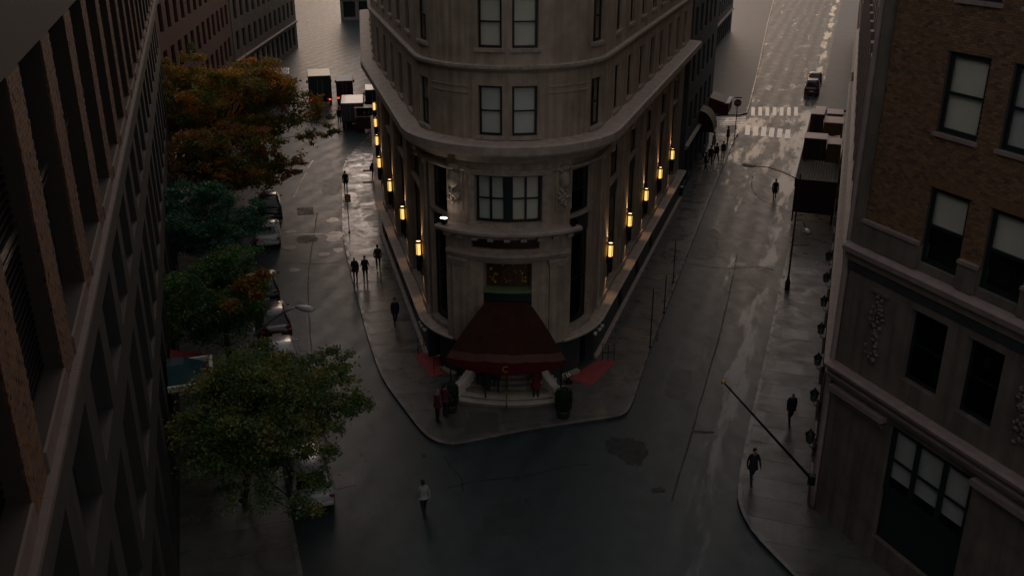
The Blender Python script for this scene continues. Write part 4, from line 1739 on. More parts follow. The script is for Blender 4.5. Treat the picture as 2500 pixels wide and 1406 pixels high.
# bracket lanterns along the side wall
lant = None
LPX = [(0.6, 'nearest the flagpole base'), (4.3, 'just beyond the walker in navy'), (8.0, 'third along the right stone wall'), (11.7, 'fourth along the right stone wall'),
       (15.4, 'fifth along the right stone wall'), (19.1, 'sixth along the right stone wall'), (22.8, 'seventh along the right stone wall')]
for k, (s, where) in enumerate(LPX):
    p = pt(RA, s, 0.25, 3.0)
    rz = math.atan2(RA.n.y, RA.n.x)
    lab = 'unlit black iron wall lantern, ' + where
    if lant is None:
        t = thing('wall_lantern', lab, 'lantern', p, rz, 'unlit iron lanterns on the right wall')
        m = MB()
        m.tube([(0, 0, -0.35), (0.2, 0, -0.42), (0.38, 0, -0.3), (0.4, 0, -0.1)], 0.03, 6)
        m.build('bracket', M_BLACK, t, True, True)
        m = MB()
        m.lathe([(0.05, -0.12), (0.16, -0.08), (0.22, 0.4), (0.02, 0.4)], (0.4, 0, 0), 6)
        m.build('glass', M_DGLASS, t, False, True)
        m = MB()
        m.lathe([(0.28, 0.4), (0.26, 0.46), (0.12, 0.62), (0.05, 0.66), (0.05, 0.74), (0.01, 0.76)], (0.4, 0, 0), 6)
        m.build('hood', M_BLACK, t, False, True)
        m = MB()
        m.box((0.02, 0, -0.3), (0.05, 0.2, 0.5))
        m.build('wall_plate', M_BLACK, t, False, True)
        m = MB()
        for a in range(6):
            an = a * math.pi / 3
            m.tube([(0.4 + 0.165 * math.cos(an), 0.165 * math.sin(an), -0.08), (0.4 + 0.225 * math.cos(an), 0.225 * math.sin(an), 0.4)], 0.014, 4)
        m.build('cage', M_BLACK, t, False, True)
        t.scale = (0.78, 0.78, 0.78)
        lant = t
    else:
        dup(lant, p, rz, label=lab)

# flagpole leaning out over the street
base, tip = G(1978, 1170, 1.6), G(1766, 932, 6.4)
t = thing('flagpole', 'bare dark flagpole with a gold ball leaning out from the right wall', 'flagpole', base)
base = Vector(pt(RA, -0.3, 0.22, 1.7))
dirv = (tip - base)
m = MB()
m.tube([base, base.lerp(tip, 0.5), tip], [0.06, 0.05, 0.035], 10)
t.location = base
ORG[t.name] = base.copy()
m.build('pole', M_BLACK, t, True)
m = MB()
m.ball(tip, 0.09, 10, 8)
m.build('gold_ball', M_GOLD, t, True)
m = MB()
m.box(base + dirv * 0.02, (0.3, 0.3, 0.4), math.atan2(RA.n.y, RA.n.x))
m.build('socket', M_BLACK, t)

# ================================================================== LEFT BUILDING
LU = Vector((-LM, 1.0)).normalized()
LB = Line((LW(34.4), 34.4), LU, (LU.y, -LU.x))
left = thing('left_building', 'dark brick building with deep windows over a stone lower part along the left edge', 'building', (LW(34.4), 34.4, 0))
L0, L1, LTOP = -46.0, 48.0, 32.0
il = [pt(LB, L0, -0.9, 0), pt(LB, L1, -0.9, 0), pt(LB, L1, -18, 0), pt(LB, L0, -18, 0)]
il = [(p[0], p[1]) for p in il]
il = il if area(il) > 0 else il[::-1]
mb = MB()
mb.prism(il, 0, LTOP - 0.4)
mb.build('painted_dark_core', M_CORE, left)
BAY = 3.75
LEDGE_Z = 16.75
piers = [-21.6 - 0.58 + BAY * k for k in range(-6, 19)]          # start of each brick pier, 1.16 wide
opsUp, opsLo = [], []
for p in piers:
    a, b = p + 1.16, p + BAY
    opsUp += [(a, b, LEDGE_Z + 0.35, 21.6), (a, b, 22.6, 27.0)]
    opsLo += [(a, b, 12.4, 15.3), (a, b, 7.6, 11.3), (a, b, 1.0, 6.2)]
mb = MB()
wall_open(mb, LB, L0, L1, LEDGE_Z, LTOP, opsUp, 0.55, 0.5)
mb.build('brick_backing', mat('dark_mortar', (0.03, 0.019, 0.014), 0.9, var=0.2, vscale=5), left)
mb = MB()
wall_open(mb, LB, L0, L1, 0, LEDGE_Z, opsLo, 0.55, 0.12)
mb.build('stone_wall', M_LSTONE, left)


def score_l(s, z):
    p = LB.at(s)[0]
    fwd = p.y * CP + (CAM_H - z) * SP
    if fwd < 1:
        return -1
    px = 1250 + FPX * p.x / fwd
    py = 703 - FPX * (p.y * SP + (z - CAM_H) * CP) / fwd
    return 1 / fwd if (px > 5 and 182 < py < 1223) else -1


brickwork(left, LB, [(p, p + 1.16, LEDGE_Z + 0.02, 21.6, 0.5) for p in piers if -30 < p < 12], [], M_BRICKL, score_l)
mb = MB()
sweep(mb, LB, L0, L1, [(0.0, 15.5), (0.3, 15.55), (0.34, 15.75), (0.52, 15.85), (0.55, 16.5), (0.62, 16.55), (0.62, 16.68), (0.0, 16.68)])
mb.build('fascia', M_LSTONE, left)
s = L0
while s < L1 - 0.1:
    m = MB()
    e = min(s + 1.875, L1)
    slab(m, LB, s + 0.006, e - 0.006, 16.68, 16.78, 0.0, 0.64)
    m.build('coping_stone', M_LTOP, left)
    s += 1.875
for k, p in enumerate(piers):
    a, b = p + 1.16, p + BAY
    if b > L1 or a < -32:
        continue
    m = MB()
    slab(m, LB, a + 0.02, b - 0.02, LEDGE_Z + 0.04, LEDGE_Z + 0.34, -0.1, 0.54)
    m.build('window_sill', M_LTOP, left)
    for q, z0, z1 in ((0, LEDGE_Z + 0.36, 21.58), (1, 22.62, 26.98)):
        if q == 1 and a < -10:
            continue
        w = window(left, LB, a + 0.02, b - 0.02, z0, z1, 0.14, 2, 2, 0, 0.11, M_DGLASS, rail=0.08)
        m = MB()
        slab(m, LB, a + 0.1, b - 0.1, z0 + 2.32, z0 + 2.42, 0.14, 0.3)
        m.build('transom', M_METAL, w)
        m = MB()
        slab(m, LB, a + 0.1, b - 0.1, z0 + 2.16, z0 + 2.22, 0.14, 0.28)
        m.build('transom', M_METAL, w)
    for z0, z1 in ((12.4, 15.3), (7.6, 11.3), (1.0, 6.2)):
        if z0 < 2 and a < -5:
            continue
        window(left, LB, a + 0.02, b - 0.02, z0 + 0.02, z1 - 0.02, -0.3, 2, 1, 0, 0.12, M_DGLASS)
    for z0 in (11.35, 6.3):
        m = MB()
        sweep(m, LB, a + 0.02, b - 0.02, [(-0.4, z0), (0.04, z0), (0.04, z0 + 0.3), (-0.35, z0 + 1.0), (-0.4, z0 + 1.0)])
        m.build('spandrel', M_LSTONE, left)
# louvred near bays
for a in (piers[4] + 1.2, piers[5] + 1.2):
    m0 = None
    for k in range(34):
        m = MB()
        slab(m, LB, a, a + 2.5, LEDGE_Z + 0.45 + k * 0.12, LEDGE_Z + 0.49 + k * 0.12, 0.16, 0.25)
        if m0 is None:
            m0 = m.build('louvre', M_BLACK, left)
        else:
            m.build('louvre_blade', M_BLACK, m0)

# entrance canopy of the left building
ce = G(482, 915, 4.0)
sC = (Vector((ce.x, ce.y)) - LB.O).dot(LB.u)
t = thing('glass_canopy', 'white-framed canopy with a teal glass hip roof on the left building', 'canopy', pt(LB, sC, 0.12, 3.6))
for a, b, d0, d1 in ((sC - 1.3, sC + 1.5, 1.9, 2.05), (sC - 1.3, sC - 1.15, 0.13, 1.9), (sC + 1.35, sC + 1.5, 0.13, 1.9)):
    m = MB()
    slab(m, LB, a, b, 3.95, 4.2, d0, d1)
    m.build('frame_beam', M_WHITE, t)
m = MB()
c0 = [pt(LB, sC - 1.1, 0.15, 4.05), pt(LB, sC - 1.1, 1.75, 4.05), pt(LB, sC + 1.2, 1.75, 4.05), pt(LB, sC + 1.2, 0.15, 4.05)]
c1 = [pt(LB, sC - 0.3, 0.15, 4.75), pt(LB, sC - 0.3, 0.85, 4.75), pt(LB, sC + 0.5, 0.85, 4.75), pt(LB, sC + 0.5, 0.15, 4.75)]
m.hexa(c0, c1)
m.build('glass_hip', mat('teal_glass', (0.03, 0.075, 0.08), 0.15, var=0.15), t)
m = MB()
slab(m, LB, sC - 1.28, sC + 1.48, 3.3, 3.92, 1.92, 2.0)
m.build('front_panel', mat('grey_panel', (0.12, 0.13, 0.13), 0.5, var=0.2), t)

# ================================================================== FAR BUILDINGS
def far_building(name, label, O, u, length, depth, height, wm, storey=3.8, z_shop=4.5, bay=3.2, wfrac=0.5, flip=1, ends=True, first_s=0.0):
    U = Vector(u).normalized()
    N = Vector((U.y, -U.x)) * flip
    P = Line(O, U, N)
    r = thing(name, label, 'building', (O[0], O[1], 0))
    ops = []
    nb = int((length - 0.6) / bay)
    for k in range(nb):
        s = 0.6 + bay * k
        ops.append((s, s + bay - 0.7, 0.6, z_shop - 0.9))
        z = z_shop
        while z + storey < height:
            ops.append((s + bay * (1 - wfrac) / 2, s + bay * (1 + wfrac) / 2, z + 0.8, z + storey - 0.7))
            z += storey
    m = MB()
    wall_open(m, P, 0, length, 0, height, ops, 0.25)
    a, b = P.at(0)[0], P.at(length)[0]
    for q in (a, b):
        m.quad((q.x, q.y, 0), (q.x - N.x * depth, q.y - N.y * depth, 0), (q.x - N.x * depth, q.y - N.y * depth, height), (q.x, q.y, height))
    m.quad((a.x, a.y, height), (b.x, b.y, height), (b.x - N.x * depth, b.y - N.y * depth, height), (a.x - N.x * depth, a.y - N.y * depth, height))
    m.build('wall', wm, r)
    for o in ops:
        if o[2] > 16:
            continue
        w = MB()
        slab(w, P, o[0], o[1], o[2], o[3], -0.24, -0.2)
        w.build('window', M_CARGLASS, r)
    for z in (z_shop - 0.55, height - 0.6):
        m = MB()
        sweep(m, P, 0.01, length - 0.01, [(0.0, z), (0.2, z + 0.05), (0.3, z + 0.3), (0.0, z + 0.4)])
        m.build('cornice', M_STONE2, r)
    return r, P


M_RUST = mat('rust_brick', (0.12, 0.045, 0.03), 0.8, var=0.3, vscale=3, bump=0.3, bscale=20)
M_TAN = mat('tan_stone', (0.24, 0.19, 0.15), 0.75, var=0.3, vscale=1, streak=0.3)
M_GREYF = mat('grey_facade', (0.10, 0.10, 0.10), 0.7, var=0.3, vscale=1, streak=0.3)
shopO = PR + UR * 32.0
shop, SHOP = far_building('dark_shop_building', 'dark building with shop fronts behind the hotel on the right street', (shopO.x, shopO.y), UR, 18.5, 14, 22, M_GREYF, flip=1)
rO = LB.at(L1 + 0.4)[0]
rU = Vector((-0.13, 1)).normalized()
far_building('rust_brick_building', 'rust brick building beyond the left building at the top of the trees', rO, rU, 40, 16, 20, M_RUST, flip=1)
rO2 = rO + rU * 41
far_building('tan_far_building', 'tan building far along the left street', rO2, (-0.02, 1), 40, 16, 22, M_TAN, flip=1)
far_building('street_end_building', 'tan building closing the far end of the left street', (rO2.x + 0.5, 196), (1, 0.1), 40, 14, 13, M_TAN, flip=1, bay=3.0)
far_building('far_corner_building', 'grey building past the crosswalk on the left of the right street', (G(1700, 270).x, 122), (0.30, 0.95), 60, 18, 24, M_GREYF, flip=1)
far_building('pale_far_building', 'pale building past the crosswalk on the right of the right street', (RK(113) + 3.6, 113), (0.34, 1), 60, 18, 28, M_TAN, flip=-1)
far_building('left_far_block', 'grey building behind the hotel at the far left street', (-15.5, 113), (-0.16, 1), 50, 16, 22, M_GREYF, flip=-1)

# ================================================================== TREES
def tree(name, label, base, cc, rad, n_clump, n_leaf, size, pal, extra=(), clump_r=1.0, seed=1):
    """pal(height share, random) -> leaf colour of a clump"""
    r_ = random.Random(seed)
    b = Vector((*base, WALK_Z))
    t = thing(name, label, 'tree', b, group='street trees along the left pavement')
    cc = Vector(cc)
    cl = []
    for k in range(n_clump):
        while True:
            v = Vector((r_.uniform(-1, 1), r_.uniform(-1, 1), r_.uniform(-1, 1)))
            if 0.35 < v.length < 1.0:
                break
        if v.z < -0.45:
            v.z *= 0.6
        cl.append((cc + Vector((v.x * rad[0], v.y * rad[1], v.z * rad[2])), clump_r * r_.uniform(0.7, 1.25)))
    for e in extra:
        cl.append((Vector(e[0]), e[1]))
    m = MB()
    fork = Vector((b.x * 0.6 + cc.x * 0.4, b.y * 0.6 + cc.y * 0.4, max(2.0, cc.z - rad[2] * 0.75)))
    m.tube([b - Vector((0, 0, 0.1)), b.lerp(fork, 0.5) + Vector((0.06, 0.05, 0)), fork], [0.19, 0.14, 0.12], 9)
    m.build('trunk', M_BARK, t, True)
    limbs = MB()
    for c, _ in cl[::2] + cl[1::4]:
        mid = fork.lerp(c, 0.5) + Vector((r_.uniform(-.3, .3), r_.uniform(-.3, .3), -0.2))
        limbs.tube([fork - Vector((0, 0, 0.1)), mid, c], [0.07, 0.045, 0.012], 5)
    lo = limbs.build('limbs', M_BARK, t, True)
    lo['kind'] = 'stuff'
    P, C = [], []
    per = n_leaf // len(cl)
    zs = [c.z for c, _ in cl]
    z0, z1 = min(zs), max(zs)
    for c, rr in cl:
        # a clump is a few drooping sprays
        for q in range(5):
            o = np.array(c) + rng.normal(size=3) * rr * np.array([0.5, 0.5, 0.3])
            d = rng.normal(size=3)
            d[2] = -abs(d[2]) * 0.3
            d /= np.linalg.norm(d)
            k = max(1, per // 5)
            tt = rng.uniform(-0.3, 1.0, k)[:, None]
            pp_ = o + d * tt * rr * 0.85 + rng.normal(size=(k, 3)) * rr * np.array([0.20, 0.20, 0.11])
            P.append(pp_)
            col = np.array(pal((c.z - z0) / max(0.1, z1 - z0), r_))
            C.append(np.tile(col, (k, 1)))
    P, C = np.concatenate(P), np.concatenate(C)
    leaves('crown', P - np.array(b), size, C, t)
    return t


def P_orange(h, r):
    if r.random() < 0.34 + 0.4 * (1 - h):
        return r.choice([(0.16, 0.17, 0.03), (0.28, 0.19, 0.03), (0.2, 0.18, 0.03), (0.11, 0.15, 0.03)])
    return r.choice([(0.62, 0.29, 0.035), (0.54, 0.31, 0.04), (0.64, 0.25, 0.03), (0.44, 0.29, 0.045), (0.34, 0.28, 0.045)])


def P_brown(h, r):
    return r.choice([(0.2, 0.165, 0.03), (0.34, 0.17, 0.028), (0.14, 0.16, 0.03), (0.42, 0.19, 0.026)])


def P_teal(h, r):
    return r.choice([(0.055, 0.19, 0.115), (0.07, 0.21, 0.12), (0.045, 0.155, 0.095), (0.075, 0.19, 0.085)])


def P_green(h, r):
    return r.choice([(0.10, 0.21, 0.048), (0.115, 0.2, 0.045), (0.075, 0.17, 0.05)])


def P_olive(h, r):
    return r.choice([(0.2, 0.235, 0.06), (0.17, 0.21, 0.05), (0.10, 0.17, 0.045), (0.13, 0.19, 0.06), (0.25, 0.22, 0.05), (0.08, 0.14, 0.04)])


ex = [(G(775, 275, 6.5), 1.1), (G(800, 320, 6.0), 0.7), (G(760, 250, 7.5), 1.1), (G(740, 330, 6.0), 0.9), (G(700, 230, 8.0), 1.2)]
tree('orange_tree', 'tall street tree with orange autumn leaves at the back of the row', (-25.6, 80.0), (-24.6, 80.0, 7.4), (6.6, 5.6, 4.6), 110, 62000, 0.125, P_orange, ex, 1.35, 3)
ex = [(G(720, 400, 4.5), 0.7), (G(690, 420, 4.2), 0.8), (G(450, 360, 6), 1.2)]
tree('russet_tree', 'street tree with russet and green leaves in front of the orange tree', (-22.4, 70.5), (-22.0, 70.0, 5.2), (4.4, 3.8, 2.9), 60, 36000, 0.11, P_brown, ex, 1.1, 5)
tree('dark_green_tree', 'street tree with bluish dark green leaves beside the parked cars', (-18.6, 57.5), (-19.1, 57.0, 5.0), (2.9, 3.4, 2.3), 52, 36000, 0.09, P_teal, [(G(625, 500, 5.4), 0.5)], 0.85, 7)
t3 = tree('tipped_green_tree', 'small green street tree with a few orange sprays near the lamp arm', (-14.9, 45.3), (-14.9, 45.2, 4.8), (3.0, 3.2, 2.3), 50, 34000, 0.085, P_green, [(G(640, 725, 4.8), 0.6)], 0.9, 9)
pts_, cols_ = [], []
for px, rr in (((612, 690), 0.5), ((640, 672), 0.35), ((590, 700), 0.4), ((625, 720), 0.25), ((560, 745), 0.3)):
    c_ = np.array(G(*px, 6.3))
    pts_.append(c_ + rng.normal(size=(330, 3)) * rr * np.array([0.6, 0.6, 0.35]))
    cols_.append(np.tile(np.array([[0.26, 0.12, 0.012]]), (330, 1)))
leaves('orange_spray', np.concatenate(pts_) - np.array(t3.location), 0.10, np.concatenate(cols_), t3)
ex = [(G(830, 868, 5.2), 0.75), (G(800, 890, 5.2), 0.8), (G(850, 985, 4.6), 0.7), (G(880, 975, 4.4), 0.5), (G(790, 1040, 4.2), 0.8), (G(750, 960, 5.0), 1.0), (G(440, 1040, 4.2), 1.0), (G(640, 840, 5.6), 0.7), (G(700, 1110, 3.6), 0.9), (G(760, 1170, 3.3), 0.8), (G(650, 1200, 3.2), 0.9), (G(800, 1110, 3.6), 0.6), (G(560, 1150, 3.4), 0.9), (G(730, 1230, 3.0), 0.8), (G(620, 1080, 3.8), 0.8)]
tree('olive_green_tree', 'broad olive green street tree nearest the camera', (-11.4, 34.2), (-9.8, 34.0, 4.5), (3.1, 3.2, 2.2), 76, 58000, 0.078, P_olive, ex, 1.0, 13)

# fallen leaves in the gutter and junction
n_ = 420
P = np.zeros((n_, 3))
for i in range(n_):
    q = G(random.uniform(880, 1420), random.uniform(1085, 1330)) if i % 3 else G(random.gauss(1040, 60), random.gauss(1110, 60))
    P[i] = (q.x, q.y, 0.012)
lv = leaves('fallen_leaves', P, 0.035, np.tile(np.array([[0.16, 0.08, 0.025]]), (n_, 1)), None, flat=4)
tag(lv, 'scattered brown fallen leaves on the wet junction', 'fallen leaves', kind='stuff')

# ================================================================== VEHICLES
def car_paint(name, c):
    return mat('paint_' + name, c, 0.28, 0.0, var=0.06, vscale=2, coat=0.6)


def wheel_set(t, xs, ys, r=0.33, w=0.22):
    for x in xs:
        for y in ys:
            m = MB()
            m.lathe([(r * 0.62, -w / 2), (r * 0.95, -w / 2), (r, -w / 4), (r, w / 4), (r * 0.95, w / 2), (r * 0.62, w / 2)], (x, y, r), 18, 'x')
            k = m.build('wheel', M_TYRE, t, True, True)
            m = MB()
            m.lathe([(r * 0.62, -w * 0.42), (r * 0.3, -w * 0.5), (0.02, -w * 0.46)] if x < 0 else [(r * 0.62, w * 0.42), (r * 0.3, w * 0.5), (0.02, w * 0.46)], (x, y, r), 14, 'x')
            m.build('rim', M_GALV, k, True, True)


def car(label, loc, rz, pm, kind='sedan', L=4.75, W=1.84, lit=False):
    t = thing('parked_car', label, 'car', (loc[0], loc[1], 0), rz, 'cars parked along the streets')
    hl = L / 2
    suv = kind == 'suv'
    H = 1.78 if suv else 1.45
    belt = 1.06 if suv else 0.93
    ys = [-1.0, -0.97, -0.86, -0.55, 0.0, 0.45, 0.78, 0.93, 1.0]
    hw = [0.70, 0.84, 0.97, 1.0, 1.0, 1.0, 0.97, 0.84, 0.62]
    zt = [0.86, 0.95, 0.98, belt + 0.02, belt, belt, 0.90, 0.80, 0.66] if not suv else [0.9, 1.0, 1.06, 1.08, 1.08, 1.08, 1.02, 0.96, 0.8]
    zb = [0.42, 0.3, 0.24, 0.2, 0.2, 0.2, 0.24, 0.28, 0.38]
    rings = []
    for a, h, z1, z0 in zip(ys, hw, zt, zb):
        x = W / 2 * h
        mid = z0 + (z1 - z0) * 0.55
        half = [(x * 0.88, z0), (x, z0 + 0.12), (x * 1.0, mid), (x * 0.965, z1 - 0.10), (x * 0.86, z1 - 0.015), (x * 0.5, z1 + 0.02)]
        ring = [(p, a * hl, z) for p, z in half] + [(-p, a * hl, z) for p, z in half[::-1]]
        rings.append(ring)
    m = MB()
    m.loft(rings)
    m.build('body', pm, t, True, True)
    cab = [(-0.80, belt, 0.90, 0.03), (-0.52 if not suv else -0.74, H - 0.05, 0.70, 0.0), (-0.2, H, 0.71, 0), (0.12, H - 0.03, 0.70, 0), (0.50, belt + 0.01, 0.88, 0.0)]
    rings = []
    for a, z, h, _ in cab:
        x = W / 2 * h
        rings.append([(W / 2 * 0.92, a * hl, belt - 0.06), (x, a * hl, z - 0.05), (x * 0.85, a * hl, z), (-x * 0.85, a * hl, z), (-x, a * hl, z - 0.05), (-W / 2 * 0.92, a * hl, belt - 0.06)])
    m = MB()
    m.loft(rings)
    m.build('cabin', pm, t, True, True)

    def glass(nm, pts):
        q = MB()
        q.quad(*pts)
        q.build(nm, M_CARGLASS, t, False, True)

    def lerp(p, q, k):
        return tuple(p[i] + (q[i] - p[i]) * k for i in range(3))
    e = 0.012
    for nm, i, j, up_ in (('rear_window', 0, 1, -1), ('windshield', 4, 3, 1)):
        (a0, z0, h0, _), (a1, z1, h1, _) = cab[i], cab[j]
        n = Vector((0, (z1 - z0), -(a1 - a0) * hl)).normalized() * (1 if up_ > 0 else -1)
        n = Vector((0, abs(n.y) * up_, abs(n.z)))
        pA = [(-W / 2 * h0 * 0.84, a0 * hl, z0), (W / 2 * h0 * 0.84, a0 * hl, z0), (W / 2 * h1 * 0.82, a1 * hl, z1), (-W / 2 * h1 * 0.82, a1 * hl, z1)]
        q0, q1 = [lerp(pA[0], pA[3], 0.12), lerp(pA[1], pA[2], 0.12)], [lerp(pA[1], pA[2], 0.92), lerp(pA[0], pA[3], 0.92)]
        glass(nm, [tuple(Vector(p) + n * (e + 0.01)) for p in q0 + q1])
    for sx in (-1, 1):
        for a0, a1 in ((-0.50, -0.14), (-0.11, 0.22)):
            lo_, hi_ = belt + 0.04, H - 0.10
            xl, xh = W / 2 * 0.905 + 0.015, W / 2 * 0.725 + 0.02
            glass('side_window', [(sx * xl, a0 * hl, lo_), (sx * xl, (a1 + (0.12 if a1 > 0 else 0)) * hl, lo_), (sx * xh, a1 * hl, hi_), (sx * xh, a0 * hl, hi_)])
        m = MB()
        m.box((sx * W * 0.36, -hl * 0.972, 0.78), (0.34, 0.10, 0.16))
        m.build('tail_light', M_TAILON if lit else M_TAIL, t, False, True, 0.02)
        m = MB()
        m.box((sx * W * 0.31, hl * 0.955, 0.66), (0.36, 0.12, 0.13))
        m.build('headlight', M_HEAD, t, False, True, 0.02)
        m = MB()
        m.box((sx * (W / 2 + 0.08), 0.42 * hl, belt + 0.06), (0.16, 0.1, 0.12))
        m.build('mirror', pm, t, False, True, 0.03)
    for sy in (-1, 1):
        m = MB()
        m.box((0, sy * hl * 0.985, 0.45), (W * 0.86, 0.14, 0.2))
        m.build('bumper', pm, t, False, True, 0.05)
    wheel_set(t, (-W / 2 + 0.12, W / 2 - 0.12), (-hl * 0.6, hl * 0.63), 0.33 if not suv else 0.38)
    m = MB()
    m.box((0, -hl * 1.005, 0.62), (0.5, 0.02, 0.14))
    m.build('number_plate', M_WHITE, t, False, True)
    return t


def head(y):
    return math.atan2(LK(y) - LK(y + 3), 3.0)


car('white sedan parked beside the dark green tree, rear to the camera', (LK(67.5) + 1.65, 67.5), head(66), car_paint('white', (0.55, 0.52, 0.5)))
car('black estate car parked ahead of the white sedan', (LK(73.6) + 1.95, 73.6), head(72), car_paint('black', (0.012, 0.010, 0.012)), 'suv', 4.9)
car('dark blue car half hidden behind the small tipped tree', (LK(57.2) + 1.15, 57.0), head(56), car_paint('navy', (0.012, 0.016, 0.026)))
car('pale car half hidden under the lamp arm', (LK(46.5) + 1.05, 46.6), head(46), car_paint('pale', (0.5, 0.48, 0.47)), 'suv', 4.6)
car('silver car under the nearest olive green tree', (LK(35.6) + 1.0, 35.6), head(34), car_paint('silver', (0.45, 0.44, 0.43)))
car('maroon car parked between the small tree and the blue car', (LK(51.6) + 1.1, 51.8), head(51), car_paint('maroon', (0.05, 0.008, 0.01)))
car('dark car under the orange tree, far along the left kerb', (LK(90) + 1.6, 90), head(89), car_paint('graphite', (0.025, 0.025, 0.028)), 'suv')
car('dark red car parked beyond the crosswalk on the far right street', (RK(123) - 1.3, 123), R(-19), car_paint('deep_red', (0.09, 0.012, 0.014)), 'suv')
car('black car parked ahead of the red one on the far right street', (RK(130) - 1.3, 130), R(-19), car_paint('jet', (0.012, 0.012, 0.014)))
car('grey car ahead of the dark one, far along the left kerb', (LK(97) + 1.6, 97), head(96), car_paint('grey', (0.12, 0.12, 0.12)))


def truck(name, label, loc, rz, boxm, roofm, L=6.4, W=2.4, H=3.3, z0=0.9, lit=True, cabm=None):
    t = thing(name, label, 'truck', (loc[0], loc[1], 0), rz, 'vehicles far along the left street')
    bl = L * 0.72
    m = MB()
    m.box((0, -L / 2 + bl / 2, (H + z0) / 2), (W, bl, H - z0))
    m.build('cargo_box', boxm, t, False, True, 0.04)
    m = MB()
    m.box((0, -L / 2 + bl / 2, H + 0.02), (W - 0.06, bl - 0.06, 0.05))
    m.build('roof', roofm, t, False, True, 0.02)
    for sx in (-1, 1):
        m = MB()
        m.box((sx * W * 0.245, -L / 2 - 0.015, (H + z0) / 2), (W * 0.45, 0.03, H - z0 - 0.25))
        m.build('rear_door', boxm, t, False, True, 0.01)
        m = MB()
        m.box((sx * W * 0.4, -L / 2 - 0.03, 0.72), (0.22, 0.06, 0.16))
        m.build('tail_light', M_TAILON if lit else M_TAIL, t, False, True)
    m = MB()
    cy = L / 2 - L * 0.13
    m.hexa([(-W * .45, cy - L * .14, .5), (W * .45, cy - L * .14, .5), (W * .45, cy + L * .13, .5), (-W * .45, cy + L * .13, .5)],
           [(-W * .42, cy - L * .14, 2.3), (W * .42, cy - L * .14, 2.3), (W * .4, cy + L * .03, 2.25), (-W * .4, cy + L * .03, 2.25)])
    m.build('cab', cabm or boxm, t, False, True, 0.06)
    m = MB()
    m.quad((-W * .38, cy + L * .092, 1.4), (W * .38, cy + L * .092, 1.4), (W * .36, cy + L * .045, 2.15), (-W * .36, cy + L * .045, 2.15))
    m.build('windshield', M_CARGLASS, t, False, True)
    m = MB()
    m.box((0, -0.1, 0.62), (W * 0.6, L * 0.86, 0.25))
    m.build('chassis', M_BLACK, t, False, True)
    m = MB()
    m.box((0, -L / 2 - 0.06, 0.52), (W * 0.95, 0.12, 0.14))
    m.build('bumper', M_BLACK, t, False, True)
    for sx in (-1, 1):
        m = MB()
        m.box((sx * (W * 0.5 + 0.12), cy + L * 0.05, 1.75), (0.2, 0.08, 0.34))
        m.build('mirror', M_BLACK, t, False, True, 0.02)
        m = MB()
        m.box((sx * W * 0.1, -L / 2 - 0.045, (H + z0) / 2), (0.04, 0.03, (H - z0) * 0.7))
        m.build('lock_bar', M_GALV, t, False, True)
    m = MB()
    m.box((0.1, -L / 2 - 0.05, 0.75), (0.45, 0.02, 0.14))
    m.build('number_plate', M_WHITE, t, False, True)
    wheel_set(t, (-W / 2 + 0.16, W / 2 - 0.16), (-L * 0.3, L * 0.36), 0.42, 0.28)
    return t


M_DKVAN = mat('dark_van', (0.025, 0.03, 0.028), 0.4, var=0.15)
M_GREYVAN = mat('grey_van', (0.10, 0.09, 0.085), 0.45, var=0.15)
M_MAROONV = mat('maroon_van', (0.06, 0.02, 0.022), 0.4, var=0.15)
M_ROOFSKY = mat('painted_skylit_roof', (0.66, 0.60, 0.46), 0.4, var=0.25, vscale=2, coat=0.2)  # pale cream paints the bright sky reflected on the roofs
truck('box_truck', 'dark box truck with a roof coloured pale for sky light and red tail lights far up the left street', (-23.6, 118.5), R(12), M_DKVAN, M_ROOFSKY, 7.0, 2.7, 3.5)
truck('box_truck', 'grey van with a roof coloured cream for sky light standing at the far end of the hotel', (-17.5, 105.4), R(8), M_GREYVAN, M_ROOFSKY, 6.4, 2.4, 2.9, lit=False)
truck('box_truck', 'maroon box van in front of the bright-roofed one', (-20.6, 119.0), R(9), M_MAROONV, M_WHITE, 5.6, 2.0, 2.7)
truck('box_truck', 'dark green van behind the food cart with lit red lights', (-16.0, 111.5), R(9), mat('green_van', (0.015, 0.03, 0.022), 0.4), M_ROOFSKY, 4.8, 2.0, 3.0)
truck('box_truck', 'white truck at the far top of the left street behind the trees', (-29.0, 121.0), R(12), M_WHITE, M_ROOFSKY, 6.5, 2.5, 3.2, lit=False)

# food cart
c_ = Vector((-15.5, 101.9, 0))
t = thing('food_cart', 'street food cart with pale panel and dark counter beside the hotel', 'food cart', c_, R(6))
m = MB()
m.box((0, 0.0, 0.95), (2.4, 1.5, 1.1))
m.build('body', M_MAROONV, t, False, True, 0.03)
m = MB()
m.box((0, -0.77, 1.75), (2.4, 0.06, 0.10))
m.build('counter', mat('peach_panel', (0.62, 0.38, 0.27), 0.5, var=0.15), t, False, True)
m = MB()
m.box((-1.13, 0, 2.05), (0.14, 1.5, 0.95))
m.build('side_panel', MATS['peach_panel'], t, False, True)
m = MB()
m.box((0, 0.4, 2.05), (2.3, 0.5, 0.9))
m.build('shelf', M_DKVAN, t, False, True)
for x in (-0.2, 0.25, 0.7):
    m = MB()
    m.lathe([(0.13, 0), (0.15, 0.3), (0.1, 0.42), (0.02, 0.44)], (x, -0.3, 1.8), 10)
    m.build('pot', M_GALV, t, True, True)
m = MB()
m.box((0, 0.1, 2.62), (2.5, 1.6, 0.08))
m.build('roof', M_DKVAN, t, False, True)
wheel_set(t, (-1.0, 1.0), (0.0,), 0.35, 0.16)

# ================================================================== STREET FURNITURE
M_LAMPPOST = mat('weathered_post', (0.06, 0.058, 0.055), 0.5, 0.3, var=0.2)


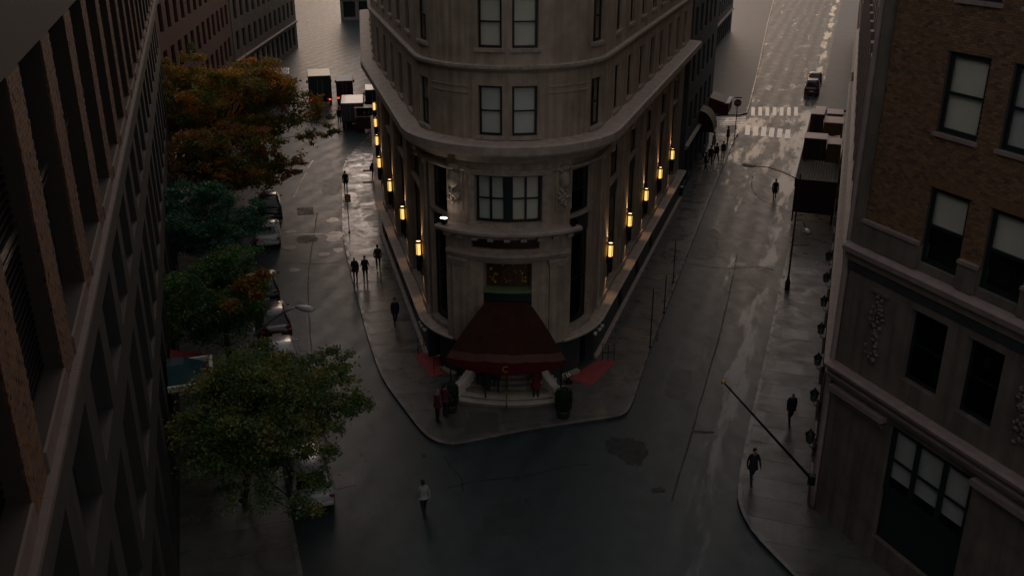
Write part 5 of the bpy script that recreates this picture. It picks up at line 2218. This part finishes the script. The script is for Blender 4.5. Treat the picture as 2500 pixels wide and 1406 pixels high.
def street_lamp(label, base, arms, H=8.2):
    t = thing('street_lamp', label, 'street lamp', (*base, WALK_Z), group='unlit cobra-head street lamps')
    b = Vector((*base, WALK_Z))
    m = MB()
    m.lathe([(0.17, 0), (0.17, 0.5), (0.1, 0.7), (0.065, 1.0), (0.045, H), (0.03, H + 0.1)], (b.x, b.y, b.z), 12)
    m.build('pole', M_GALV if len(arms) == 1 else M_LAMPPOST, t, True)
    for (z0, headp) in arms:
        hp = Vector(headp)
        a = Vector((b.x, b.y, z0))
        d = (hp - a)
        d2 = Vector((d.x, d.y, 0)).normalized()
        m = MB()
        m.tube([a, a.lerp(hp, 0.35) + Vector((0, 0, 0.18)), a.lerp(hp, 0.7) + Vector((0, 0, 0.2)), hp - d2 * 0.1], [k_ * (1 if len(arms) == 1 else 0.55) for k_ in (0.062, 0.058, 0.052, 0.045)], 8)
        m.build('arm', M_GALV if len(arms) == 1 else M_BLACK, t, True)
        rings = []
        side = Vector((-d2.y, d2.x, 0))
        for k, (w, h0, h1) in enumerate(((0.05, -0.03, 0.05), (0.12, -0.06, 0.09), (0.17, -0.09, 0.11), (0.17, -0.09, 0.11), (0.10, -0.05, 0.07))):
            c = hp + d2 * (-0.12 + 0.22 * k)
            rings.append([c + side * w * 0.8 + Vector((0, 0, h0)), c + side * w + Vector((0, 0, 0.02)), c + side * w * 0.6 + Vector((0, 0, h1)), c - side * w * 0.6 + Vector((0, 0, h1)), c - side * w + Vector((0, 0, 0.02)), c - side * w * 0.8 + Vector((0, 0, h0))])
        m = MB()
        m.loft(rings)
        m.build('lamp_head', mat('lamp_shell', (0.5, 0.46, 0.45), 0.45, var=0.15), t, True)
    return t


street_lamp('grey street lamp with its arm over the left street', (LK(37.6) - 0.55, 37.6), [(6.2, G(728, 750, 7.9))], 6.3)
street_lamp('dark street lamp with two arms on the right pavement', (RK(57.4) + 0.5, 57.4), [(7.4, G(1842, 406, 7.9)), (5.2, G(1968, 560, 5.3))], 7.6)


def sign_post(px, h, label, plate=None, name='sign_post', zz=WALK_Z):
    p = G(*px, zz)
    t = thing(name, label, 'sign post', p, group='thin posts along the kerbs')
    m = MB()
    m.tube([(0, 0, -0.01), (0, 0, h)], 0.035, 6)
    m.build('post', M_BLACK if plate is None else M_GALV, t, True, True)
    m = MB()
    m.lathe([(0.09, 0), (0.09, 0.05), (0.04, 0.08)], n=8)
    m.build('foot', M_BLACK, t, True, True)
    if plate:
        m = MB()
        m.box((0.06, -0.05, h - 0.32), (0.42, 0.02, 0.6))
        pl = m.build('plate', M_SIGNRED, t, False, True)
        for k in range(4):
            m = MB()
            m.box((0.06, -0.064, h - 0.14 - k * 0.13), (0.32 - 0.05 * (k % 2), 0.006, 0.035))
            m.build('print_line', M_WHITE, pl, False, True)
    return t


sign_post((1587, 848), 3.6, 'tall thin black post nearest the camera on the right kerb')
sign_post((1621, 764), 2.5, 'short thin black post, second along the right kerb')
sign_post((1643, 690), 2.9, 'thin black post, third along the right kerb')
sign_post((853, 567), 3.0, 'thin post with a red parking sign on the left kerb', True)
# stop sign
p = G(1793, 340, WALK_Z)
t = thing('stop_sign', 'red octagonal stop sign on a post by the far crosswalk', 'stop sign', p, R(-8))
m = MB()
m.tube([(0, 0, 0), (0, 0, 4.1)], 0.05, 6)
m.build('post', mat('red_brown_post', (0.16, 0.05, 0.035), 0.6), t, True, True)
oc = [(0.40 * math.cos(R(22.5 + 45 * k)), 0.40 * math.sin(R(22.5 + 45 * k))) for k in range(8)]
for nm, sc_, y, mm in (('plate', 1.0, -0.06, M_WHITE), ('red_face', 0.93, -0.072, M_SIGNRED)):
    m = MB()
    m.hexa([(a * sc_, y, 3.75 + b * sc_) for a, b in oc], [(a * sc_, y + 0.011, 3.75 + b * sc_) for a, b in oc])
    m.build(nm, mm, t, False, True)
cu = bpy.data.curves.new('stop_text', 'FONT')
cu.body = 'STOP'
cu.size = 0.27
cu.extrude = 0.003
cu.align_x = 'CENTER'
tob = bpy.data.objects.new('tmp', cu)
COL.objects.link(tob)
bpy.context.view_layer.update()
me = bpy.data.meshes.new_from_object(tob.evaluated_get(bpy.context.evaluated_depsgraph_get()))
bpy.data.objects.remove(tob)
me.materials.clear()
me.materials.append(M_WHITE)
lt = bpy.data.objects.new('lettering', me)
COL.objects.link(lt)
lt.parent = t
lt.location = (0, -0.078, 3.66)
lt.rotation_euler = (R(90), 0, 0)
m = MB()
m.box((0, -0.06, 4.3), (0.7, 0.02, 0.12))
m.build('street_name_blade', M_BASE, t, False, True)

# litter bin
t = thing('litter_bin', 'dark litter bin at the end of the right hotel wall', 'litter bin', G(1657, 482, WALK_Z))
m = MB()
m.lathe([(0.24, 0), (0.3, 0.05), (0.32, 0.9), (0.34, 0.95), (0.28, 0.96), (0.25, 0.5)], n=14)
m.build('drum', M_BLACK, t, True, True)
m = MB()
m.lathe([(0.345, 0.88), (0.355, 0.9), (0.355, 0.96), (0.33, 0.97)], n=14)
m.build('rim', M_GALV, t, True, True)

# pale cellar hatches on the left pavement
for px, lab in (((897, 440), 'pale steel cellar hatch in the left pavement, nearer one'), ((898, 412), 'pale steel cellar hatch in the left pavement, farther one')):
    p = G(*px, WALK_Z)
    t = thing('cellar_hatch', lab, 'hatch', p, R(10), 'cellar hatches by the hotel')
    m = MB()
    m.box((0, 0, 0.03), (0.9, 1.5, 0.06))
    m.build('frame', M_GALV, t, False, True)
    for sx in (-1, 1):
        m = MB()
        m.box((sx * 0.21, 0, 0.07), (0.4, 1.4, 0.03))
        m.build('leaf', mat('hatch_steel', (0.42, 0.38, 0.35), 0.35, 0.4, var=0.2), t, False, True)

# shop awnings on the dark building
def shop_s(y):
    return (y - SHOP.O.y) / SHOP.u.y


s0 = shop_s(93.6)
t = thing('red_awning', 'dark red box awning with a pale rim on the far shop front', 'awning', pt(SHOP, s0, 0, 3.6))
m = MB()
prof = [(0.02, 5.3), (1.9, 4.75), (1.9, 3.75), (0.02, 3.75)]
sweep(m, SHOP, s0, s0 + 3.4, prof)
m.build('canvas', M_DKRED, t)
m = MB()
slab(m, SHOP, s0 - 0.04, s0 + 3.44, 4.74, 4.84, 1.5, 1.96)
m.build('rim', M_WHITE, t)
m = MB()
sweep(m, SHOP, s0 - 0.03, s0 - 0.005, [(0.02, 5.3), (1.9, 4.75), (1.9, 3.7), (0.02, 3.7)])
m.build('end_panel', mat('awning_red', (0.10, 0.008, 0.01), 0.6), t)
s0 = shop_s(86.5)
t = thing('barrel_awning', 'beige half-round awning next to the red one on the far shop front', 'awning', pt(SHOP, s0, 0, 3.6))
m = MB()
prof = [(0.02, 3.6)] + [(0.02 + 1.4 * math.sin(R(a)), 3.6 + 1.9 * math.cos(R(a))) for a in range(0, 91, 10)][::-1]
sweep(m, SHOP, s0, s0 + 2.6, prof)
m.build('canvas', mat('beige_canvas', (0.30, 0.23, 0.14), 0.8, var=0.2), t)
m = MB()
sweep(m, SHOP, s0 - 0.02, s0 - 0.001, prof)
m.build('end_panel', M_CANVAS, t)

# red awning on the left building
ca = G(565, 880, 3.2)
sA = (Vector((ca.x, ca.y)) - LB.O).dot(LB.u)
t = thing('shop_awning', 'red sloping awning on the left building beside the glass canopy', 'awning', pt(LB, sA, 0.1, 2.9))
m = MB()
sweep(m, LB, sA - 0.9, sA + 1.1, [(0.13, 3.7), (1.8, 3.15), (1.8, 2.85), (0.13, 2.9)])
m.build('canvas', mat('bright_red_canvas', (0.20, 0.015, 0.015), 0.7, var=0.2), t)
m = MB()
slab(m, LB, sA - 0.92, sA + 1.12, 2.78, 2.86, 1.76, 1.84)
m.build('front_bar', M_WHITE, t)

# sidewalk shed along the right wall with things stored on its deck
shed = thing('sidewalk_shed', 'dark sidewalk shed with a boarded front and timber deck on the right pavement', 'scaffold', (RK(71) + 1.2, 71, 0))
SH = Line((RK(71.0) - 0.25, 71.0), (0.34, 1), (1, -0.34))
SHN = Vector((AU.y, -AU.x))
SH.n = SHN


def shbox(nm, s0, s1, d0, d1, z0, z1, m_, par):
    q = MB()
    slab(q, SH, s0, s1, z0, z1, d0, d1)
    return q.build(nm, m_, par)


M_PLANK = mat('deck_plank', (0.085, 0.075, 0.05), 0.8, var=0.35, vscale=4)
for k in range(15):
    shbox('deck_plank', 0.02, 26, 0.0 + k * 0.205, 0.19 + k * 0.205, 3.42, 3.47 + 0.01 * (k % 2), M_PLANK, shed)
shbox('front_board', -0.06, 0.0, 0, 3.06, 1.0, 3.62, M_DKRED, shed)
for k in range(9):
    for d in (0.05, 2.95):
        q = MB()
        a = pt(SH, 0.3 + 3.1 * k, d, 0.13)
        q.tube([a, (a[0], a[1], 3.4)], 0.06, 6)
        q.build('post', M_BLACK, shed, True)
shbox('edge_board', 0.0, 26, -0.06, 0.0, 3.0, 3.6, M_DKRED, shed)
crate_specs = [(6.6, 8.6, 0.1, 1.85, 1.75, (0.045, 0.012, 0.012), 'dark maroon crate on the shed deck, nearer row'), (6.2, 8.4, 1.95, 3.0, 1.5, (0.16, 0.075, 0.012), 'ochre crate on the shed deck, nearer row'),
               (15.0, 17.2, 0.2, 1.3, 2.0, (0.05, 0.016, 0.012), 'dark brown crate on the shed deck, middle row'), (14.2, 16.8, 1.4, 3.0, 1.5, (0.13, 0.06, 0.025), 'brown crate on the shed deck, middle row'),
               (20.5, 22.5, 0.4, 1.3, 1.2, (0.05, 0.025, 0.02), 'dark crate on the shed deck, farthest row'), (20.0, 22.2, 1.5, 2.9, 1.1, (0.12, 0.085, 0.06), 'tan crate on the shed deck, farthest row')]
M_LITTOP = mat('painted_lit_top', (0.75, 0.53, 0.46), 0.45, var=0.2, vscale=3)  # peach tone paints sky light onto the crate lids and tarpaulins
for a, b, d0, d1, h, c, lab in crate_specs:
    p = pt(SH, (a + b) / 2, (d0 + d1) / 2, 3.49)
    t = thing('crate', lab, 'crate', p, group='crates stored on the sidewalk shed')
    shbox('box', a, b, d0, d1, 3.49, 3.49 + h, mat('crate_%.2f_%.2f' % (a, d0), c, 0.7, var=0.3, vscale=4), t)
    shbox('lid', a - 0.03, b + 0.03, d0 - 0.03, d1 + 0.03, 3.49 + h, 3.54 + h, M_LITTOP, t)
    for q in (0.2, 0.8):
        shbox('batten', a - 0.02, a, d0 + (d1 - d0) * q - 0.04, d0 + (d1 - d0) * q + 0.04, 3.5, 3.48 + h, M_PLANK, t)
for a, b, lab in ((8.8, 13.6, 'pale tarpaulin spread on the shed deck behind the nearer crates'), (17.4, 19.9, 'tarpaulin tinted with pink light spread on the shed deck behind the middle crates')):
    q = MB()
    rings = []
    for i in range(9):
        rings.append([pt(SH, a + (b - a) * i / 8, 0.1 + 2.75 * j / 8, 3.95 + 0.25 * math.sin(i * 1.3 + j * 0.8) * math.sin(j * 0.9) + (0.25 if 0 < i < 8 else -0.2)) for j in range(9)])
    q.loft(rings, closed=False)
    q.loft([[(x, y, 3.5) for x, y, z in r] for r in rings], closed=False)
    for i in (0, 8):
        q.loft([rings[i], [(x, y, 3.5) for x, y, z in rings[i]]], closed=False)
    for j in (0, 8):
        q.loft([[r[j] for r in rings], [(r[j][0], r[j][1], 3.5) for r in rings]], closed=False)
    c_ = Vector(pt(SH, (a + b) / 2, 1.5, 3.5))
    q.v = [(x - c_.x, y - c_.y, z - c_.z) for x, y, z in q.v]
    o = q.build('tarpaulin', M_LITTOP, None, True)
    o.location = c_
    tag(o, lab, 'tarpaulin', 'tarpaulins on the sidewalk shed')

# ================================================================== PEOPLE
def person(label, loc, face, h=1.75, coat=(0.02, 0.02, 0.03), legs=(0.02, 0.02, 0.03), hair=(0.02, 0.015, 0.01), hem=0.82, stride=0.0, arms=(0.0, 0.0),
           bald=False, shirt=None, gloves=None, bend=0.0, group='people on the pavements', shoes=(0.01, 0.01, 0.01), skirt=0.0, elbow=(0.25, 0.25)):
    """one figure facing +Y of its own frame; stride swings the legs, arms swing each arm (radians forward)"""
    t = thing('person', label, 'person', loc, face, group)
    k = h / 1.75
    V, E, RD, TAGS = [], [], [], []

    def add(p, r, prev, tag_):
        V.append((p[0] * k, p[1] * k, p[2] * k))
        RD.append((r[0] * k, r[1] * k) if hasattr(r, '__len__') else (r * k, r * k))
        TAGS.append(tag_)
        if prev is not None:
            E.append((prev, len(V) - 1))
        return len(V) - 1
    pel = add((0, 0, 0.95), (0.165, 0.115), None, 'coat')
    sp = add((0, 0.01, 1.14), (0.155, 0.11), pel, 'coat')
    ch = add((0, 0.02 + bend * 0.2, 1.33), (0.175, 0.12), sp, 'coat')
    ub = add((0, 0.02 + bend * 0.3, 1.43), (0.12, 0.085), ch, 'coat')
    nk = add((0, 0.03 + bend * 0.35, 1.50), 0.052, ub, 'skin')
    jaw = add((0, 0.055 + bend * 0.4, 1.575), (0.066, 0.075), nk, 'skin')
    hd = add((0, 0.045 + bend * 0.4, 1.66), (0.078, 0.098), jaw, 'skin')
    add((0, 0.035 + bend * 0.4, 1.735), (0.05, 0.065), hd, 'skin')
    add((0, 0.155 + bend * 0.4, 1.625), 0.014, hd, 'skin')
    for i, sx in enumerate((-1, 1)):
        sw_ = arms[i]
        sh = add((sx * 0.17, 0.01 + bend * 0.28, 1.42), 0.068, ub, 'coat')
        L1_, L2_ = 0.29, 0.26
        el = Vector((sx * 0.225, 0.01 + bend * 0.28, 1.42)) + Vector((sx * 0.02, math.sin(sw_) * L1_, -math.cos(sw_) * L1_))
        a2 = sw_ + elbow[i]
        wr = el + Vector((0, math.sin(a2) * L2_, -math.cos(a2) * L2_))
        ei = add(el, 0.05, sh, 'coat')
        wi = add(wr, 0.036, ei, 'coat')
        d = (wr - el).normalized()
        pl = wr + d * 0.07
        pi_ = add(pl, (0.04, 0.022), wi, 'glove' if gloves else 'skin')
        fwd = Vector((0, d.z, -d.y)) if abs(d.y) < 0.99 else Vector((0, 0, 1))
        fwd = Vector((0, -d.z, d.y)).normalized()
        for q, ln_ in enumerate((0.075, 0.085, 0.08, 0.062)):
            o_ = (q - 1.5) * 0.019
            f1 = pl + d * ln_ * 0.55 + fwd * o_
            f2 = f1 + d * ln_ * 0.45 + Vector((-sx * 0.016, 0, 0))
            a_ = add(f1, 0.0095, pi_, 'glove' if gloves else 'skin')
            add(f2, 0.008, a_, 'glove' if gloves else 'skin')
        th1 = wr + d * 0.035 + fwd * 0.042
        a_ = add(th1, 0.011, pi_, 'glove' if gloves else 'skin')
        add(th1 + d * 0.035 + fwd * 0.012, 0.009, a_, 'glove' if gloves else 'skin')
        # leg
        sg = stride * (1 if sx > 0 else -1)
        hp = add((sx * 0.095, 0, 0.90), (0.098, 0.10), pel, 'leg')
        kn = Vector((sx * 0.10, math.sin(sg) * 0.43 + 0.015, 0.90 - math.cos(sg) * 0.43))
        bk = max(0.0, -sg) * 0.9 + 0.03
        an = kn + Vector((0, math.sin(sg - bk) * 0.41, -math.cos(sg - bk) * 0.41))
        ki = add(kn, 0.064, hp, 'leg')
        ai = add(an, 0.045, ki, 'leg')
        add(an + Vector((0, -0.035, -0.045)), 0.035, ai, 'shoe')
        add(an + Vector((sx * 0.015, 0.15, -0.052)), (0.04, 0.026), ai, 'shoe')
    me = bpy.data.meshes.new('body')
    me.from_pydata(V, E, [])
    ob = bpy.data.objects.new('body', me)
    COL.objects.link(ob)
    md = ob.modifiers.new('skin', 'SKIN')
    md.use_smooth_shade = True
    for i, r in enumerate(RD):
        me.skin_vertices[0].data[i].radius = r
        me.skin_vertices[0].data[i].use_root = (i == 0)
    ob.modifiers.new('sub', 'SUBSURF').levels = 1
    dg = bpy.context.evaluated_depsgraph_get()
    ev = ob.evaluated_get(dg)
    nm = bpy.data.meshes.new_from_object(ev)
    bpy.data.objects.remove(ob)
    ms = {'coat': cloth('%.3f_%.3f_%.3f' % coat, coat), 'leg': cloth('%.3f_%.3f_%.3f' % legs, legs), 'skin': M_SKIN, 'shoe': cloth('%.3f_%.3f_%.3f' % shoes, shoes),
          'glove': cloth('glove', (0.7, 0.68, 0.64))}
    keys = list(ms)
    nm.materials.clear()
    for q in keys:
        nm.materials.append(ms[q])
    SV = np.array(V)
    bones = [(a, b) for a, b in E]
    A = np.array([V[a] for a, b in bones])
    B = np.array([V[b] for a, b in bones])
    D = B - A
    LL = np.maximum((D * D).sum(1), 1e-9)
    cents = np.array([p.center for p in nm.polygons]) if len(nm.polygons) else np.zeros((0, 3))
    zmin = min((v.co.z for v in nm.vertices), default=0)
    W_ = ((cents[:, None, :] - A[None]) * D[None]).sum(2) / LL[None]
    W_ = np.clip(W_, 0, 1)
    dist = np.linalg.norm(A[None] + D[None] * W_[..., None] - cents[:, None, :], axis=2)
    J = dist.argmin(1)
    idx = [keys.index(TAGS[bones[j][0]] if W_[i, j] < 0.5 else TAGS[bones[j][1]]) for i, j in enumerate(J)]
    nm.polygons.foreach_set('material_index', idx)
    nm.polygons.foreach_set('use_smooth', [True] * len(idx))
    for v in nm.vertices:
        v.co.z -= zmin
    bo = bpy.data.objects.new('body', nm)
    COL.objects.link(bo)
    bo.parent = t
    # coat shell
    m = MB()
    rings = []
    n = 14
    fl = 0.10 + skirt
    for z, rx, ry in ((1.455, 0.10, 0.085), (1.43, 0.175, 0.11), (1.33, 0.198, 0.142), (1.14, 0.178, 0.135), (1.0, 0.185, 0.14), (hem + (1.0 - hem) * 0.4, 0.195 + fl * 0.2, 0.15 + fl * 0.25), (hem, 0.20 + fl * 0.35, 0.155 + fl * 0.45)):
        sh_ = bend * 0.3 * max(0, (z - 1.0) / 0.45)
        rings.append([(rx * k * math.cos(2 * math.pi * q / n), (0.015 + sh_ + ry * math.sin(2 * math.pi * q / n)) * k, z * k - zmin) for q in range(n)])
    m.loft(rings, cap=False)
    m.build('coat', ms['coat'], t, True, True)
    if not bald:
        m = MB()
        rings = []
        hy = 0.03 + bend * 0.4
        for z, r, back in ((1.60, 0.080, -0.035), (1.66, 0.094, -0.03), (1.71, 0.093, -0.012), (1.75, 0.074, 0.0), (1.775, 0.03, 0.0)):
            rings.append([(r * 0.92 * k * math.cos(2 * math.pi * q / 12), (hy + back + r * 1.12 * math.sin(2 * math.pi * q / 12) * (0.72 if (math.sin(2 * math.pi * q / 12) > 0 and z < 1.7) else 1)) * k, z * k - zmin) for q in range(12)])
        m.loft(rings)
        m.build('hair', cloth('hair_%.3f' % hair[0], hair), t, True, True)
    m = MB()
    for sx in (-1, 1):
        m.ball(((sx * 0.03) * k, (0.132 + bend * 0.4) * k, 1.655 * k - zmin), 0.011 * k, 6, 4)
    eo = m.build('eyes', M_BLACK, t, True, True)
    eo['kind'] = 'stuff'
    if shirt:
        m = MB()
        m.quad((-0.035 * k, 0.152 * k, 1.22 * k - zmin), (0.035 * k, 0.152 * k, 1.22 * k - zmin), (0.06 * k, 0.112 * k, 1.44 * k - zmin), (-0.06 * k, 0.112 * k, 1.44 * k - zmin))
        m.build('shirt_front', cloth('shirt', shirt), t, False, True)
    return t


MAROON = (0.10, 0.012, 0.022)
NAVY = (0.010, 0.014, 0.035)
DARK = (0.018, 0.019, 0.023)


def wp(px, z=WALK_Z):
    return G(*px, z)


WHT = (0.6, 0.58, 0.55)
person('bald man in a maroon jacket and dark trousers left of the stairs', wp((1068, 1030)), R(-60), 1.8, MAROON, NAVY, bald=True, hem=0.86, shirt=WHT, arms=(0.15, 0.05))
person('dark-haired man in a maroon jacket beside the bald man', wp((1087, 1016)), R(-40), 1.78, MAROON, NAVY, hem=0.86, shirt=WHT, arms=(0.1, 0.2))


def on_step(x, i):
    return EP(x, step_front(i) - 0.42 * (x / 2.4) ** 2 - 0.16, WALK_Z + 0.165 * (i + 1))


person('doorman in a long red coat with white gloves on the stairs', on_step(1.5, 1), R(180 - 8), 1.82, (0.17, 0.012, 0.02), DARK, hem=0.5, gloves=True, skirt=0.06, group='people on the entrance stairs')
person('person in a long dark navy coat climbing the stairs, left one', on_step(-0.95, 1), R(5), 1.78, NAVY, DARK, hem=0.55, stride=0.3, group='people on the entrance stairs')
person('person in a dark coat climbing the stairs near the handrail', on_step(-0.5, 2), R(0), 1.72, (0.012, 0.012, 0.03), DARK, hem=0.7, stride=-0.3, group='people on the entrance stairs')
person('man in a dark red coat high on the stairs at the left cheek wall', on_step(-1.35, 3), R(160), 1.8, (0.06, 0.006, 0.01), DARK, hem=0.5, group='people on the entrance stairs')
person('man in a navy suit walking alone on the left pavement', wp((966, 793)), R(200), 1.78, (0.012, 0.018, 0.045), (0.012, 0.018, 0.045), hem=0.8, stride=0.32, arms=(-0.3, 0.3))
person('bareheaded man in a dark coat, left of the pair by the left kerb', wp((869, 690)), R(165), 1.8, DARK, NAVY, bald=True, hem=0.8)
person('person in a dark jacket, right of the pair by the left kerb', wp((893, 686)), R(190), 1.76, (0.014, 0.015, 0.02), DARK, hem=0.82, arms=(0.5, 0.5), elbow=(1.2, 1.2))
person('person in an olive jacket and jeans walking by the hotel wall', wp((924, 656)), R(10), 1.74, (0.035, 0.03, 0.018), (0.02, 0.03, 0.06), hem=0.85, stride=0.28)
person('person in black by the red parking sign', wp((845, 466)), R(15), 1.74, DARK, DARK, hem=0.7)
person('person in a dark coat carrying a bag by the hotel wall lamps', wp((914, 436)), R(170), 1.74, (0.03, 0.02, 0.012), DARK, hem=0.75, stride=0.25)
t = thing('shoulder_bag', 'black bag carried by the person at the hotel wall', 'bag', wp((908, 428)) + Vector((0, 0, 0.5)))
m = MB()
m.box((0, 0, 0.18), (0.34, 0.16, 0.34))
m.build('pouch', M_BLACK, t, False, True, 0.03)
m = MB()
m.tube([(-0.14, 0, 0.35), (-0.05, 0, 0.6), (0.05, 0, 0.6), (0.14, 0, 0.35)], 0.015, 5)
m.build('strap', M_BLACK, t, True, True)
person('person in black walking far up the left roadway by the bright-roofed van', wp((829, 301), 0), R(5), 1.76, DARK, DARK, hem=0.75, stride=0.25)
person('person in black walking alone in the right roadway', wp((1890, 487), 0), R(175), 1.76, DARK, DARK, hem=0.6, stride=0.2)
person('man in a navy jacket walking on the right pavement by the lanterns', wp((1927, 1036)), R(185), 1.8, (0.012, 0.014, 0.05), DARK, hem=0.84, stride=0.3, bald=True, arms=(-0.3, 0.3))
person('person in a dark coat at the right kerb below the flagpole', wp((1834, 1178)), R(190), 1.76, (0.012, 0.012, 0.022), (0.012, 0.016, 0.04), hem=0.75, stride=0.25, arms=(0.3, -0.2))
person('person in a pale shirt crossing the junction at the bottom', wp((1036, 1258), 0), R(25), 1.74, (0.34, 0.33, 0.31), DARK, hem=0.92, stride=0.3, arms=(0.25, -0.3))
crowd = [((1764, 388), DARK, 'person in black nearest the kerb in the far crowd'), ((1776, 352), (0.012, 0.014, 0.022), 'tall dark figure beside the stop sign'), ((1748, 396), (0.07, 0.008, 0.012), 'person in dark red in the far crowd'),
         ((1733, 402), (0.012, 0.012, 0.02), 'person in navy in the middle of the far crowd'), ((1716, 392), (0.22, 0.22, 0.24), 'person in a pale top in the far crowd'), ((1700, 384), (0.03, 0.01, 0.012), 'person in brown near the shop front in the far crowd'),
         ((1741, 366), (0.16, 0.16, 0.17), 'person in grey behind the far crowd'), ((1722, 418), DARK, 'person in black at the front of the far crowd')]
for k, (px, c, lab) in enumerate(crowd):
    person(lab, wp(px), R(random.uniform(0, 360)), random.uniform(1.68, 1.84), c, DARK, hem=random.choice([0.6, 0.75, 0.85]), stride=random.uniform(-0.3, 0.3), group='people crowding by the far shops')
